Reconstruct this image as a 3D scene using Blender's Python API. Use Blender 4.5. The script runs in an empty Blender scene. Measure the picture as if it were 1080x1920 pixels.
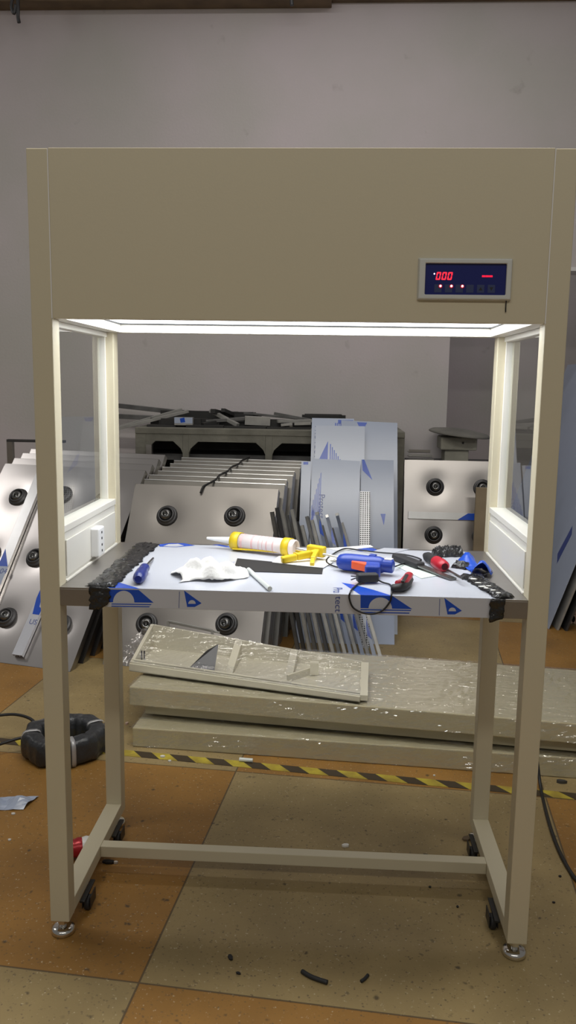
import bpy, bmesh, math, random
from mathutils import Vector, Matrix, Euler
random.seed(7)
C = bpy.context.scene.collection
PI = math.pi
# ------------------------------------------------------------------ camera
CAM = Vector((0.0895, -1.8962, 1.4137)); YAW, PITCH, ROLL, FPX = -0.0519, -0.1552, 0.0151, 1555.8
cy, sy, cp, sp = math.cos(YAW), math.sin(YAW), math.cos(PITCH), math.sin(PITCH)
FW = Vector((sy*cp, cy*cp, sp)); R0 = Vector((cy, -sy, 0)); U0 = R0.cross(FW)
RT = R0*math.cos(ROLL) + U0*math.sin(ROLL); UP = U0*math.cos(ROLL) - R0*math.sin(ROLL)
cam = bpy.data.objects.new('camera', bpy.data.cameras.new('camera')); C.objects.link(cam)
cam.matrix_world = Matrix(((RT.x, UP.x, -FW.x, CAM.x), (RT.y, UP.y, -FW.y, CAM.y), (RT.z, UP.z, -FW.z, CAM.z), (0, 0, 0, 1)))
cam.data.sensor_fit = 'VERTICAL'; cam.data.sensor_height = 36; cam.data.lens = FPX/1920*36
cam.data.clip_start = 0.02; cam.data.clip_end = 60
bpy.context.scene.camera = cam
def ray(px, py): return FW*FPX + RT*(px-540) - UP*(py-960)
def at_y(px, py, y):
    d = ray(px, py); return CAM + d*((y-CAM.y)/d.y)
def at_z(px, py, z):
    d = ray(px, py); return CAM + d*((z-CAM.z)/d.z)
# ------------------------------------------------------------------ materials
M = {}
def mat(name, col, rough=.5, metal=0., spec=.5, bump=0., bscale=40., var=0., vscale=6., coat=0., emit=None, estr=0.):
    m = bpy.data.materials.new(name); m.use_nodes = True; nt = m.node_tree; b = nt.nodes['Principled BSDF']
    b.inputs['Base Color'].default_value = (*col, 1); b.inputs['Roughness'].default_value = rough
    b.inputs['Metallic'].default_value = metal; b.inputs['Specular IOR Level'].default_value = spec
    b.inputs['Coat Weight'].default_value = coat
    if emit:
        b.inputs['Emission Color'].default_value = (*emit, 1); b.inputs['Emission Strength'].default_value = estr
    tc = nt.nodes.new('ShaderNodeTexCoord')
    if bump:
        n = nt.nodes.new('ShaderNodeTexNoise'); n.inputs['Scale'].default_value = bscale; n.inputs['Detail'].default_value = 4
        bp = nt.nodes.new('ShaderNodeBump'); bp.inputs['Strength'].default_value = bump; bp.inputs['Distance'].default_value = .01
        nt.links.new(tc.outputs['Object'], n.inputs['Vector']); nt.links.new(n.outputs['Fac'], bp.inputs['Height'])
        nt.links.new(bp.outputs['Normal'], b.inputs['Normal'])
    if var:
        n = nt.nodes.new('ShaderNodeTexNoise'); n.inputs['Scale'].default_value = vscale; n.inputs['Detail'].default_value = 5
        nt.links.new(tc.outputs['Object'], n.inputs['Vector'])
        r = nt.nodes.new('ShaderNodeValToRGB'); r.color_ramp.elements[0].position = .3; r.color_ramp.elements[1].position = .7
        r.color_ramp.elements[0].color = (*[c*(1-var) for c in col], 1); r.color_ramp.elements[1].color = (*[min(1, c*(1+var*.6)) for c in col], 1)
        nt.links.new(n.outputs['Fac'], r.inputs['Fac']); nt.links.new(r.outputs['Color'], b.inputs['Base Color'])
    M[name] = m; return m
mat('paint', (.60, .545, .40), .42, bump=.03, bscale=180)
mat('paint_lamplit', (.72, .70, .64), .35)  # same bench paint, whitened to carry the glare of the hood lamp
mat('stainless', (.58, .55, .535), .30, 1., bump=.015, bscale=9, var=.05, vscale=4)
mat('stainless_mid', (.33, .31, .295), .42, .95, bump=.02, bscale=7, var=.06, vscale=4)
mat('stainless_shaded', (.21, .20, .185), .42, .9, var=.15)  # darker steel copy, shade between the stacked panels put in its colour
mat('stainless_edge', (.38, .37, .355), .33, 1.)
mat('stainless_dull', (.36, .34, .32), .38, .9, var=.12)
mat('dark_steel', (.10, .10, .105), .45, .7, var=.2)
mat('aluminium', (.62, .62, .62), .3, .9, var=.08, vscale=8)
mat('film', (.40, .46, .60), .22, 0, .5, bump=.02, bscale=14)
mat('film_deep', (.33, .385, .52), .22, 0, .5, bump=.02, bscale=14)
mat('film_light', (.45, .505, .63), .22, 0, .5, bump=.02, bscale=14)
mat('film_pale', (.555, .575, .64), .2, 0, .5, bump=.025, bscale=10)
mat('film_blue', (.012, .075, .50), .25)
mat('film_ink', (.06, .09, .30), .3)
mat('foil_black', (.018, .018, .019), .22, 0, .6, bump=.9, bscale=38)
mat('black', (.012, .012, .013), .45)
mat('black_rubber', (.02, .02, .022), .6)
mat('black_card', (.012, .011, .011), .7)
mat('white_plastic', (.80, .80, .80), .35)
mat('grey_plastic', (.60, .62, .60), .4)
mat('blue_plastic', (.02, .055, .36), .3)
mat('blue_handle', (.015, .03, .20), .3)
mat('panel_blue', (.006, .012, .14), .3)
mat('button_grey', (.03, .045, .13), .4)
mat('orange', (.80, .10, .02), .35)
mat('red', (.45, .012, .03), .35)
mat('yellow', (.72, .52, .02), .35)
mat('cart_white', (.78, .70, .70), .3, var=.06, vscale=60)
mat('cart_pink', (.70, .45, .45), .35)
mat('paper', (.80, .79, .77), .8, bump=.5, bscale=26)
mat('paper_flat', (.78, .77, .74), .8)
mat('paper_green', (.66, .74, .70), .6)
mat('glue', (.70, .74, .72), .15, 0, .5)
mat('chrome', (.7, .68, .64), .16, 1.)
mat('grey_steel', (.20, .20, .20), .25, .9)
mat('block', (.33, .32, .27), .85, bump=.4, bscale=30, var=.25)
mat('shade_panels', (.14, .135, .12), .7, var=.3)
mat('concrete', (.19, .185, .155), .85, bump=.4, bscale=30, var=.3)
mat('dusty', (.16, .155, .14), .8, bump=.2, bscale=30, var=.25)
mat('scrap_grey', (.17, .17, .17), .45, .6, var=.3, vscale=12)
mat('scrap_light', (.36, .355, .34), .5, .3, var=.2, vscale=12)
mat('scrap_dark', (.03, .03, .03), .6, .2, var=.3)
mat('cream', (.45, .405, .27), .38, bump=.03, bscale=60)
mat('cream_light', (.60, .565, .45), .38, bump=.03, bscale=60)
mat('coil_wrap', (.03, .032, .036), .35, 0, .5, bump=.7, bscale=30, var=.3)
mat('silver_tape', (.45, .45, .46), .35, .4)
mat('pink_foam', (.55, .40, .34), .8)
mat('brown_beam', (.17, .12, .07), .7, var=.3)
mat('can_red', (.42, .02, .03), .3, .3)
mat('white_scrap', (.70, .68, .64), .7)
mat('wood', (.30, .24, .16), .7, var=.2)
mat('digit_red', (.3, .0, .0), .4, emit=(1, .015, .03), estr=2.6)
mat('bar_red', (.3, .0, .0), .4, emit=(1, .012, .06), estr=1.0)
mat('led', (.8, .3, .3), .4, emit=(1, .62, .66), estr=3.5)
mat('led_halo', (.25, .0, .02), .4, emit=(.9, .02, .05), estr=.35)
mat('lamp_white', (.9, .9, .9), .5, emit=(.95, .98, 1.0), estr=6.6)

def glass_mat(name, tint, fac, rough=0., bump=0., bscale=30., edge=1.45, gcol=(1, 1, 1)):
    m = bpy.data.materials.new(name); m.use_nodes = True; nt = m.node_tree; nt.nodes.clear()
    o = nt.nodes.new('ShaderNodeOutputMaterial'); t = nt.nodes.new('ShaderNodeBsdfTransparent'); g = nt.nodes.new('ShaderNodeBsdfGlossy')
    t.inputs['Color'].default_value = (*tint, 1); g.inputs['Roughness'].default_value = rough; g.inputs['Color'].default_value = (*gcol, 1)
    f = nt.nodes.new('ShaderNodeFresnel'); f.inputs['IOR'].default_value = edge
    a = nt.nodes.new('ShaderNodeMath'); a.operation = 'ADD'; a.use_clamp = True; a.inputs[1].default_value = fac
    mx = nt.nodes.new('ShaderNodeMixShader')
    geo = nt.nodes.new('ShaderNodeNewGeometry'); fr_ = nt.nodes.new('ShaderNodeMath'); fr_.operation = 'SUBTRACT'; fr_.inputs[0].default_value = 1
    fm_ = nt.nodes.new('ShaderNodeMath'); fm_.operation = 'MULTIPLY'   # reflection once per sheet, at the front surface
    nt.links.new(geo.outputs['Backfacing'], fr_.inputs[1]); nt.links.new(f.outputs[0], a.inputs[0])
    nt.links.new(a.outputs[0], fm_.inputs[0]); nt.links.new(fr_.outputs[0], fm_.inputs[1]); nt.links.new(fm_.outputs[0], mx.inputs[0])
    nt.links.new(t.outputs[0], mx.inputs[1]); nt.links.new(g.outputs[0], mx.inputs[2]); nt.links.new(mx.outputs[0], o.inputs[0])
    if bump:
        tc = nt.nodes.new('ShaderNodeTexCoord'); n = nt.nodes.new('ShaderNodeTexNoise'); n.inputs['Scale'].default_value = bscale; n.inputs['Detail'].default_value = 3
        mp = nt.nodes.new('ShaderNodeMapping'); mp.inputs['Scale'].default_value = (.35, 1, 1)
        bp = nt.nodes.new('ShaderNodeBump'); bp.inputs['Strength'].default_value = bump; bp.inputs['Distance'].default_value = .02
        nt.links.new(tc.outputs['Object'], mp.inputs[0]); nt.links.new(mp.outputs[0], n.inputs['Vector']); nt.links.new(n.outputs['Fac'], bp.inputs['Height'])
        nt.links.new(bp.outputs[0], g.inputs['Normal'])
    M[name] = m
glass_mat('glass', (.96, .975, .97), .0, edge=1.42)
glass_mat('stretch_film', (.98, .98, .98), .13, .06, .9, 30, 1.45)

def wall_mat():
    m = mat('wall_paint', (.56, .525, .535), .75, bump=.12, bscale=60)
    nt = m.node_tree; b = nt.nodes['Principled BSDF']; tc = nt.nodes.new('ShaderNodeTexCoord')
    n1 = nt.nodes.new('ShaderNodeTexNoise'); n1.inputs['Scale'].default_value = 1.2; n1.inputs['Detail'].default_value = 6
    r1 = nt.nodes.new('ShaderNodeValToRGB'); r1.color_ramp.elements[0].color = (.53, .515, .50, 1); r1.color_ramp.elements[1].color = (.60, .55, .575, 1)
    r1.color_ramp.elements[0].position = .35; r1.color_ramp.elements[1].position = .65
    n2 = nt.nodes.new('ShaderNodeTexNoise'); n2.inputs['Scale'].default_value = 5; n2.inputs['Detail'].default_value = 8
    r2 = nt.nodes.new('ShaderNodeValToRGB'); r2.color_ramp.elements[0].position = .24; r2.color_ramp.elements[1].position = .34
    r2.color_ramp.elements[0].color = (.55, .54, .52, 1); r2.color_ramp.elements[1].color = (1, 1, 1, 1)
    mx = nt.nodes.new('ShaderNodeMix'); mx.data_type = 'RGBA'; mx.blend_type = 'MULTIPLY'; mx.inputs['Factor'].default_value = .6
    for n in (n1, n2): nt.links.new(tc.outputs['Object'], n.inputs['Vector'])
    nt.links.new(n1.outputs['Fac'], r1.inputs[0]); nt.links.new(n2.outputs['Fac'], r2.inputs[0])
    nt.links.new(r1.outputs[0], mx.inputs['A']); nt.links.new(r2.outputs[0], mx.inputs['B']); nt.links.new(mx.outputs['Result'], b.inputs['Base Color'])
wall_mat()

def floor_mat():
    m = mat('terrazzo', (.4, .3, .2), .55); nt = m.node_tree; b = nt.nodes['Principled BSDF']; L = nt.links.new
    tc = nt.nodes.new('ShaderNodeTexCoord'); mp = nt.nodes.new('ShaderNodeMapping')
    # tile grid 1.1 m, turned by -5.4 degrees; object coords are world coords
    a = math.radians(5.4)
    mp.inputs['Rotation'].default_value = (0, 0, a)
    L(tc.outputs['Object'], mp.inputs[0])
    S = 1.1
    px, py = -.339, -.144
    ox = px*math.cos(a) - py*math.sin(a); oy = px*math.sin(a) + py*math.cos(a)
    mp.inputs['Location'].default_value = (-ox, -oy, 0)
    ch = nt.nodes.new('ShaderNodeTexChecker'); ch.inputs['Scale'].default_value = 1/S
    add = nt.nodes.new('ShaderNodeVectorMath'); add.operation = 'ADD'; add.inputs[1].default_value = (0, 0, .3)
    L(mp.outputs[0], add.inputs[0]); L(add.outputs[0], ch.inputs['Vector'])
    ch.inputs['Color2'].default_value = (.325, .245, .115, 1); ch.inputs['Color1'].default_value = (.32, .165, .036, 1)
    # blotches
    n = nt.nodes.new('ShaderNodeTexNoise'); n.inputs['Scale'].default_value = 3.2; n.inputs['Detail'].default_value = 7; L(tc.outputs['Object'], n.inputs['Vector'])
    r = nt.nodes.new('ShaderNodeValToRGB'); r.color_ramp.elements[0].position = .25; r.color_ramp.elements[1].position = .72
    r.color_ramp.elements[0].color = (.66, .64, .60, 1); r.color_ramp.elements[1].color = (1.12, 1.1, 1.05, 1)
    L(n.outputs['Fac'], r.inputs[0])
    m1 = nt.nodes.new('ShaderNodeMix'); m1.data_type = 'RGBA'; m1.blend_type = 'MULTIPLY'; m1.inputs['Factor'].default_value = 1
    L(ch.outputs['Color'], m1.inputs['A']); L(r.outputs[0], m1.inputs['B'])
    # terrazzo chips dark + light
    def chips(scale, lo, hi, col, src, fac=.8):
        v = nt.nodes.new('ShaderNodeTexVoronoi'); v.inputs['Scale'].default_value = scale; L(tc.outputs['Object'], v.inputs['Vector'])
        w = nt.nodes.new('ShaderNodeTexNoise'); w.inputs['Scale'].default_value = scale*.55; w.inputs['Detail'].default_value = 2; L(tc.outputs['Object'], w.inputs['Vector'])
        q = nt.nodes.new('ShaderNodeMapRange'); q.inputs['From Min'].default_value = lo; q.inputs['From Max'].default_value = hi
        L(w.outputs['Fac'], q.inputs['Value'])
        d = nt.nodes.new('ShaderNodeMapRange'); d.inputs['From Min'].default_value = .42; d.inputs['From Max'].default_value = .2; L(v.outputs['Distance'], d.inputs['Value'])
        k = nt.nodes.new('ShaderNodeMath'); k.operation = 'MULTIPLY'; L(q.outputs[0], k.inputs[0]); L(d.outputs[0], k.inputs[1])
        k2 = nt.nodes.new('ShaderNodeMath'); k2.operation = 'MULTIPLY'; k2.inputs[1].default_value = fac; L(k.outputs[0], k2.inputs[0])
        mm = nt.nodes.new('ShaderNodeMix'); mm.data_type = 'RGBA'; L(k2.outputs[0], mm.inputs['Factor']); L(src, mm.inputs['A']); mm.inputs['B'].default_value = (*col, 1)
        return mm.outputs['Result']
    s = chips(120, .52, .64, (.10, .07, .04), m1.outputs['Result'], .75)
    s = chips(150, .58, .68, (.58, .50, .36), s, .7)
    s = chips(45, .62, .70, (.05, .035, .02), s, .8)
    # joints
    sep = nt.nodes.new('ShaderNodeSeparateXYZ'); L(mp.outputs[0], sep.inputs[0])
    outs = []
    for ax in ('X', 'Y'):
        dv = nt.nodes.new('ShaderNodeMath'); dv.operation = 'DIVIDE'; dv.inputs[1].default_value = S; L(sep.outputs[ax], dv.inputs[0])
        pp = nt.nodes.new('ShaderNodeMath'); pp.operation = 'PINGPONG'; pp.inputs[1].default_value = .5; L(dv.outputs[0], pp.inputs[0])
        lt = nt.nodes.new('ShaderNodeMath'); lt.operation = 'LESS_THAN'; lt.inputs[1].default_value = .0024; L(pp.outputs[0], lt.inputs[0]); outs.append(lt)
    mxm = nt.nodes.new('ShaderNodeMath'); mxm.operation = 'MAXIMUM'; L(outs[0].outputs[0], mxm.inputs[0]); L(outs[1].outputs[0], mxm.inputs[1])
    fj = nt.nodes.new('ShaderNodeMath'); fj.operation = 'MULTIPLY'; fj.inputs[1].default_value = .75; L(mxm.outputs[0], fj.inputs[0])
    m3 = nt.nodes.new('ShaderNodeMix'); m3.data_type = 'RGBA'; L(fj.outputs[0], m3.inputs['Factor']); L(s, m3.inputs['A']); m3.inputs['B'].default_value = (.05, .035, .02, 1)
    L(m3.outputs['Result'], b.inputs['Base Color'])
floor_mat()

def hazard_mat():
    m = mat('hazard', (.5, .4, .05), .5); nt = m.node_tree; b = nt.nodes['Principled BSDF']; L = nt.links.new
    tc = nt.nodes.new('ShaderNodeTexCoord'); sep = nt.nodes.new('ShaderNodeSeparateXYZ'); L(tc.outputs['Object'], sep.inputs[0])
    k = nt.nodes.new('ShaderNodeMath'); k.operation = 'MULTIPLY'; k.inputs[1].default_value = 1.0; L(sep.outputs['Y'], k.inputs[0])
    a = nt.nodes.new('ShaderNodeMath'); a.operation = 'ADD'; L(sep.outputs['X'], a.inputs[0]); L(k.outputs[0], a.inputs[1])
    d = nt.nodes.new('ShaderNodeMath'); d.operation = 'DIVIDE'; d.inputs[1].default_value = .143; L(a.outputs[0], d.inputs[0])
    f = nt.nodes.new('ShaderNodeMath'); f.operation = 'FRACT'; L(d.outputs[0], f.inputs[0])
    g = nt.nodes.new('ShaderNodeMath'); g.operation = 'GREATER_THAN'; g.inputs[1].default_value = .5; L(f.outputs[0], g.inputs[0])
    n = nt.nodes.new('ShaderNodeTexNoise'); n.inputs['Scale'].default_value = 14; n.inputs['Detail'].default_value = 6; L(tc.outputs['Object'], n.inputs['Vector'])
    r = nt.nodes.new('ShaderNodeValToRGB'); r.color_ramp.elements[0].position = .35; r.color_ramp.elements[1].position = .65
    r.color_ramp.elements[0].color = (.30, .22, .03, 1); r.color_ramp.elements[1].color = (.52, .42, .04, 1); L(n.outputs['Fac'], r.inputs[0])
    mx = nt.nodes.new('ShaderNodeMix'); mx.data_type = 'RGBA'; L(g.outputs[0], mx.inputs['Factor']); L(r.outputs[0], mx.inputs['A']); mx.inputs['B'].default_value = (.045, .03, .015, 1)
    L(mx.outputs['Result'], b.inputs['Base Color'])
hazard_mat()

def perf_mat():
    m = mat('perforated', (.35, .36, .38), .35, .7); nt = m.node_tree; b = nt.nodes['Principled BSDF']; L = nt.links.new
    tc = nt.nodes.new('ShaderNodeTexCoord'); sep = nt.nodes.new('ShaderNodeSeparateXYZ'); L(tc.outputs['Object'], sep.inputs[0])
    ds = []
    for ax in ('X', 'Z'):
        d = nt.nodes.new('ShaderNodeMath'); d.operation = 'DIVIDE'; d.inputs[1].default_value = .0125; L(sep.outputs[ax], d.inputs[0])
        f = nt.nodes.new('ShaderNodeMath'); f.operation = 'FRACT'; L(d.outputs[0], f.inputs[0])
        s = nt.nodes.new('ShaderNodeMath'); s.operation = 'SUBTRACT'; s.inputs[1].default_value = .5; L(f.outputs[0], s.inputs[0])
        p = nt.nodes.new('ShaderNodeMath'); p.operation = 'POWER'; p.inputs[1].default_value = 2; L(s.outputs[0], p.inputs[0]); ds.append(p)
    ad = nt.nodes.new('ShaderNodeMath'); ad.operation = 'ADD'; L(ds[0].outputs[0], ad.inputs[0]); L(ds[1].outputs[0], ad.inputs[1])
    g = nt.nodes.new('ShaderNodeMath'); g.operation = 'LESS_THAN'; g.inputs[1].default_value = .11; L(ad.outputs[0], g.inputs[0])
    mx = nt.nodes.new('ShaderNodeMix'); mx.data_type = 'RGBA'; L(g.outputs[0], mx.inputs['Factor']); mx.inputs['A'].default_value = (.42, .43, .46, 1); mx.inputs['B'].default_value = (.02, .02, .02, 1)
    L(mx.outputs['Result'], b.inputs['Base Color'])
perf_mat()
# ------------------------------------------------------------------ mesh builder
class MB:
    def __init__(s): s.v = []; s.f = []; s.m = []; s.s = []
    def add(s, vs, fs, mi=0, sm=False, X=None):
        n = len(s.v)
        for p in vs:
            p = Vector(p); s.v.append(X @ p if X is not None else p)
        for f in fs: s.f.append([n+i for i in f]); s.m.append(mi); s.s.append(sm)
        return s
    def box(s, a, b, mi=0, X=None):
        (x0, y0, z0), (x1, y1, z1) = a, b
        return s.add([(x0, y0, z0), (x1, y0, z0), (x1, y1, z0), (x0, y1, z0), (x0, y0, z1), (x1, y0, z1), (x1, y1, z1), (x0, y1, z1)],
              [(3, 2, 1, 0), (4, 5, 6, 7), (0, 1, 5, 4), (1, 2, 6, 5), (2, 3, 7, 6), (3, 0, 4, 7)], mi, False, X)
    def hexa(s, p, mi=0):   # 4 bottom, 4 top corners
        return s.add(p, [(3, 2, 1, 0), (4, 5, 6, 7), (0, 1, 5, 4), (1, 2, 6, 5), (2, 3, 7, 6), (3, 0, 4, 7)], mi)
    def prism(s, poly, h, mi=0, X=None):   # poly in xy, extruded along +z from 0 to h
        n = len(poly)
        vs = [(x, y, 0) for x, y in poly] + [(x, y, h) for x, y in poly]
        fs = [tuple(range(n-1, -1, -1)), tuple(range(n, 2*n))] + [(i, (i+1) % n, n+(i+1) % n, n+i) for i in range(n)]
        return s.add(vs, fs, mi, False, X)
    def lathe(s, prof, n=24, mi=0, X=None, sm=True):  # profile (r,z) about z
        vs = []; fs = []; k = len(prof)
        for i in range(n):
            a = 2*PI*i/n
            for r, z in prof: vs.append((r*math.cos(a), r*math.sin(a), z))
        for i in range(n):
            j = (i+1) % n
            for q in range(k-1): fs.append((i*k+q, j*k+q, j*k+q+1, i*k+q+1))
        s.add(vs, fs, mi, sm, X)
        if prof[0][0] > 1e-6: s.add([(prof[0][0]*math.cos(2*PI*i/n), prof[0][0]*math.sin(2*PI*i/n), prof[0][1]) for i in range(n)], [tuple(range(n-1, -1, -1))], mi, False, X)
        if prof[-1][0] > 1e-6: s.add([(prof[-1][0]*math.cos(2*PI*i/n), prof[-1][0]*math.sin(2*PI*i/n), prof[-1][1]) for i in range(n)], [tuple(range(n))], mi, False, X)
        return s
    def rod(s, p, q, r, mi=0, n=12, r2=None):
        p, q = Vector(p), Vector(q); d = q-p
        X = Matrix.Translation(p) @ d.to_track_quat('Z', 'Y').to_matrix().to_4x4()
        return s.lathe([(r, 0), (r if r2 is None else r2, d.length)], n, mi, X)
    def bar(s, p, q, w, h, mi=0, up=(0, 0, 1)):   # rectangular bar p->q, width w (sideways) height h (along up)
        p, q, up = Vector(p), Vector(q), Vector(up); d = (q-p).normalized(); sd = d.cross(up).normalized(); u = sd.cross(d)
        a = sd*w/2; b = u*h/2
        return s.add([p-a-b, p+a-b, p+a+b, p-a+b, q-a-b, q+a-b, q+a+b, q-a+b], [(0, 1, 2, 3), (7, 6, 5, 4), (1, 0, 4, 5), (2, 1, 5, 6), (3, 2, 6, 7), (0, 3, 7, 4)], mi)
    def tube(s, pts, r, mi=0, n=8, sub=6):
        P = [Vector(p) for p in pts]; pp = []
        for i in range(len(P)-1):
            a, b, c, d = P[max(i-1, 0)], P[i], P[i+1], P[min(i+2, len(P)-1)]
            for k in range(sub):
                t = k/sub; pp.append(.5*((2*b)+(c-a)*t+(2*a-5*b+4*c-d)*t*t+(3*b-a-3*c+d)*t**3))
        pp.append(P[-1]); vs = []; fs = []
        nrm = None
        for i, p in enumerate(pp):
            t = (pp[min(i+1, len(pp)-1)]-pp[max(i-1, 0)]).normalized()
            if nrm is None: nrm = t.orthogonal().normalized()
            nrm = (nrm - t*nrm.dot(t)).normalized(); bn = t.cross(nrm)
            for k in range(n): vs.append(p + (nrm*math.cos(2*PI*k/n)+bn*math.sin(2*PI*k/n))*r)
        for i in range(len(pp)-1):
            for k in range(n): fs.append((i*n+k, i*n+(k+1) % n, (i+1)*n+(k+1) % n, (i+1)*n+k))
        fs.append(tuple(range(n-1, -1, -1))); fs.append(tuple((len(pp)-1)*n+k for k in range(n)))
        return s.add(vs, fs, mi, True)
    def grid(s, fn, nu, nv, mi=0, sm=True, X=None):
        vs = [fn(i/nu, j/nv) for j in range(nv+1) for i in range(nu+1)]
        fs = [(j*(nu+1)+i, j*(nu+1)+i+1, (j+1)*(nu+1)+i+1, (j+1)*(nu+1)+i) for j in range(nv) for i in range(nu)]
        return s.add(vs, fs, mi, sm, X)
    def build(s, name, mats, parent=None, bevel=0., loc=None, seg=2, kind=None, solid=0., weld=False):
        me = bpy.data.meshes.new(name); me.from_pydata([tuple(p) for p in s.v], [], s.f)
        for k in (mats if isinstance(mats, (list, tuple)) else [mats]): me.materials.append(M[k])
        for p, mi, sm in zip(me.polygons, s.m, s.s): p.material_index = mi; p.use_smooth = sm
        me.update()
        o = bpy.data.objects.new(name, me); C.objects.link(o)
        if parent is not None: o.parent = parent
        if loc is not None: o.location = loc
        if weld:
            w = o.modifiers.new('weld', 'WELD'); w.merge_threshold = 1e-5
        if solid:
            q = o.modifiers.new('solidify', 'SOLIDIFY'); q.thickness = solid; q.offset = 0
        if bevel:
            b = o.modifiers.new('bevel', 'BEVEL'); b.width = bevel; b.segments = seg; b.limit_method = 'ANGLE'; b.angle_limit = math.radians(40)
        if kind: o['kind'] = kind
        return o
def tag(o, label, cat, group=None, kind=None):
    o['label'] = label; o['category'] = cat
    if group: o['group'] = group
    if kind: o['kind'] = kind
    return o
def thing(name, label, cat, loc=(0, 0, 0), rot=(0, 0, 0), group=None):
    o = bpy.data.objects.new(name, None); C.objects.link(o); o.location = loc; o.rotation_euler = rot; o.empty_display_size = .1
    return tag(o, label, cat, group)
def mtx(loc=(0, 0, 0), rot=(0, 0, 0)): return Matrix.Translation(Vector(loc)) @ Euler(rot).to_matrix().to_4x4()
def part_label(o, t): o['label'] = t; return o
ORD = ['first', 'second', 'third', 'fourth', 'fifth', 'sixth', 'seventh', 'eighth', 'ninth', 'tenth', 'eleventh', 'twelfth', 'thirteenth', 'fourteenth', 'fifteenth', 'sixteenth']
def text_faces(txt, size):
    cu = bpy.data.curves.new('t', 'FONT'); cu.body = txt; cu.size = size; cu.align_x = 'CENTER'
    o = bpy.data.objects.new('t', cu); C.objects.link(o); dg = bpy.context.evaluated_depsgraph_get()
    me = bpy.data.meshes.new_from_object(o.evaluated_get(dg)); vs = [v.co.copy() for v in me.vertices]; fs = [tuple(p.vertices) for p in me.polygons]
    bpy.data.objects.remove(o); bpy.data.curves.remove(cu); bpy.data.meshes.remove(me)
    return vs, fs
# ================================================================== SETTING
WY = 4.0
m = MB(); m.box((-6, -5, -.12), (6, 7, 0)); fl = m.build('floor', 'terrazzo', kind='structure')
m = MB(); m.box((-6, WY, 0), (.885, WY+.2, 4.2)); m.box((.885, WY, 2.21), (6, WY+.2, 4.2)); m.build('wall_back', 'wall_paint', kind='structure')
m = MB(); m.box((.705, WY+.2, 0), (.885, 5.8, 3.0)); m.build('wall_passage', 'wall_paint', kind='structure')
m = MB(); m.box((.705, 5.8, 0), (3.2, 6.0, 3.0)); m.build('wall_far', 'wall_paint', kind='structure')
m = MB(); m.box((2.75, WY+.2, 0), (2.95, 5.8, 3.0)); m.build('wall_right', 'wall_paint', kind='structure')
m = MB(); m.box((.7, WY+.2, 3.0), (3.2, 6.0, 3.1)); m.build('ceiling', 'wall_paint', kind='structure')
m = MB(); m.box((.885, WY-.012, 2.185), (3.2, WY+.2, 2.21)); m.build('trim_1', 'white_plastic', kind='structure')
zb = at_y(300, 5, WY-.1).z
m = MB(); m.box((-6, WY-.14, zb), (.02, WY, zb+.3)); m.box((.02, WY-.05, zb+.03), (6, WY, zb+.3)); m.build('trim_2', 'brown_beam', kind='structure', bevel=.004)
# hanging metal hooks from the beam
def hook(px0, px1, pyb, label):
    y = WY-.17; top = at_y((px0+px1)/2, 0, y); zt = zb+.25; r = thing('cable_hook', label, 'hook', (top.x, y, zt-.0))
    w = abs(at_y(px1, 20, y).x-at_y(px0, 20, y).x); zl = at_y(px0, pyb, y).z-zt
    m = MB(); m.box((-w*.5, -.02, zl+.16), (w*.5, .03, .02)); m.build('bracket', 'dark_steel', r, bevel=.003)
    m = MB(); m.tube([(w*.1, 0, zl+.17), (w*.16, -.01, zl+.09), (w*.12, -.01, zl+.04), (w*.2, -.01, zl)], .012, 0); m.build('hook_arm', 'dark_steel', r)
    m = MB(); m.tube([(-w*.25, 0, zl+.17), (-w*.42, -.01, zl+.1), (-w*.2, -.01, zl+.055), (-w*.05, -.01, zl+.11)], .010, 0); m.build('hook_arm', 'dark_steel', r)
hook(20, 42, 44, 'dark metal hook under the beam at the upper left of the wall')
hook(540, 551, 12, 'small dark metal hook under the beam above the middle of the bench')
# ================================================================== BENCH
H, ZH, ZT, ZTB, ZF, ZR, D, P, h = 1.916, 1.549, .923, .877, .045, .084, .577, .0485, .6
xi = h-P
bench = thing('laminar_flow_bench', 'tall beige powder coated laminar flow bench with lit hood and steel worktop', 'workbench', (0, 0, 0))
for sx in (-1, 1):
    for (y0, y1) in ((0, P), (D-P, D)):
        x0, x1 = sorted((sx*h, sx*xi))
        m = MB(); m.box((x0, y0, ZF), (x1, y1, H-.001)); m.build('post', 'paint', bench, bevel=.002)
# hood
m = MB(); m.box((-xi+.0008, 0, ZH), (xi-.0008, .014, H)); m.build('fascia', 'paint', bench, bevel=.0015)
m = MB(); m.box((-xi, D-.016, ZH), (xi, D, H)); m.build('rear_panel', 'paint', bench)
for sx in (-1, 1):
    x0, x1 = sorted((sx*h*.998, sx*(h-.02)))
    m = MB(); m.box((x0, P, ZH), (x1, D-P, H-.002)); m.build('hood_side', 'paint', bench)
m = MB(); m.box((-xi, .014, H-.02), (xi, D-.016, H-.002)); m.build('hood_top', 'paint', bench)
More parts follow.
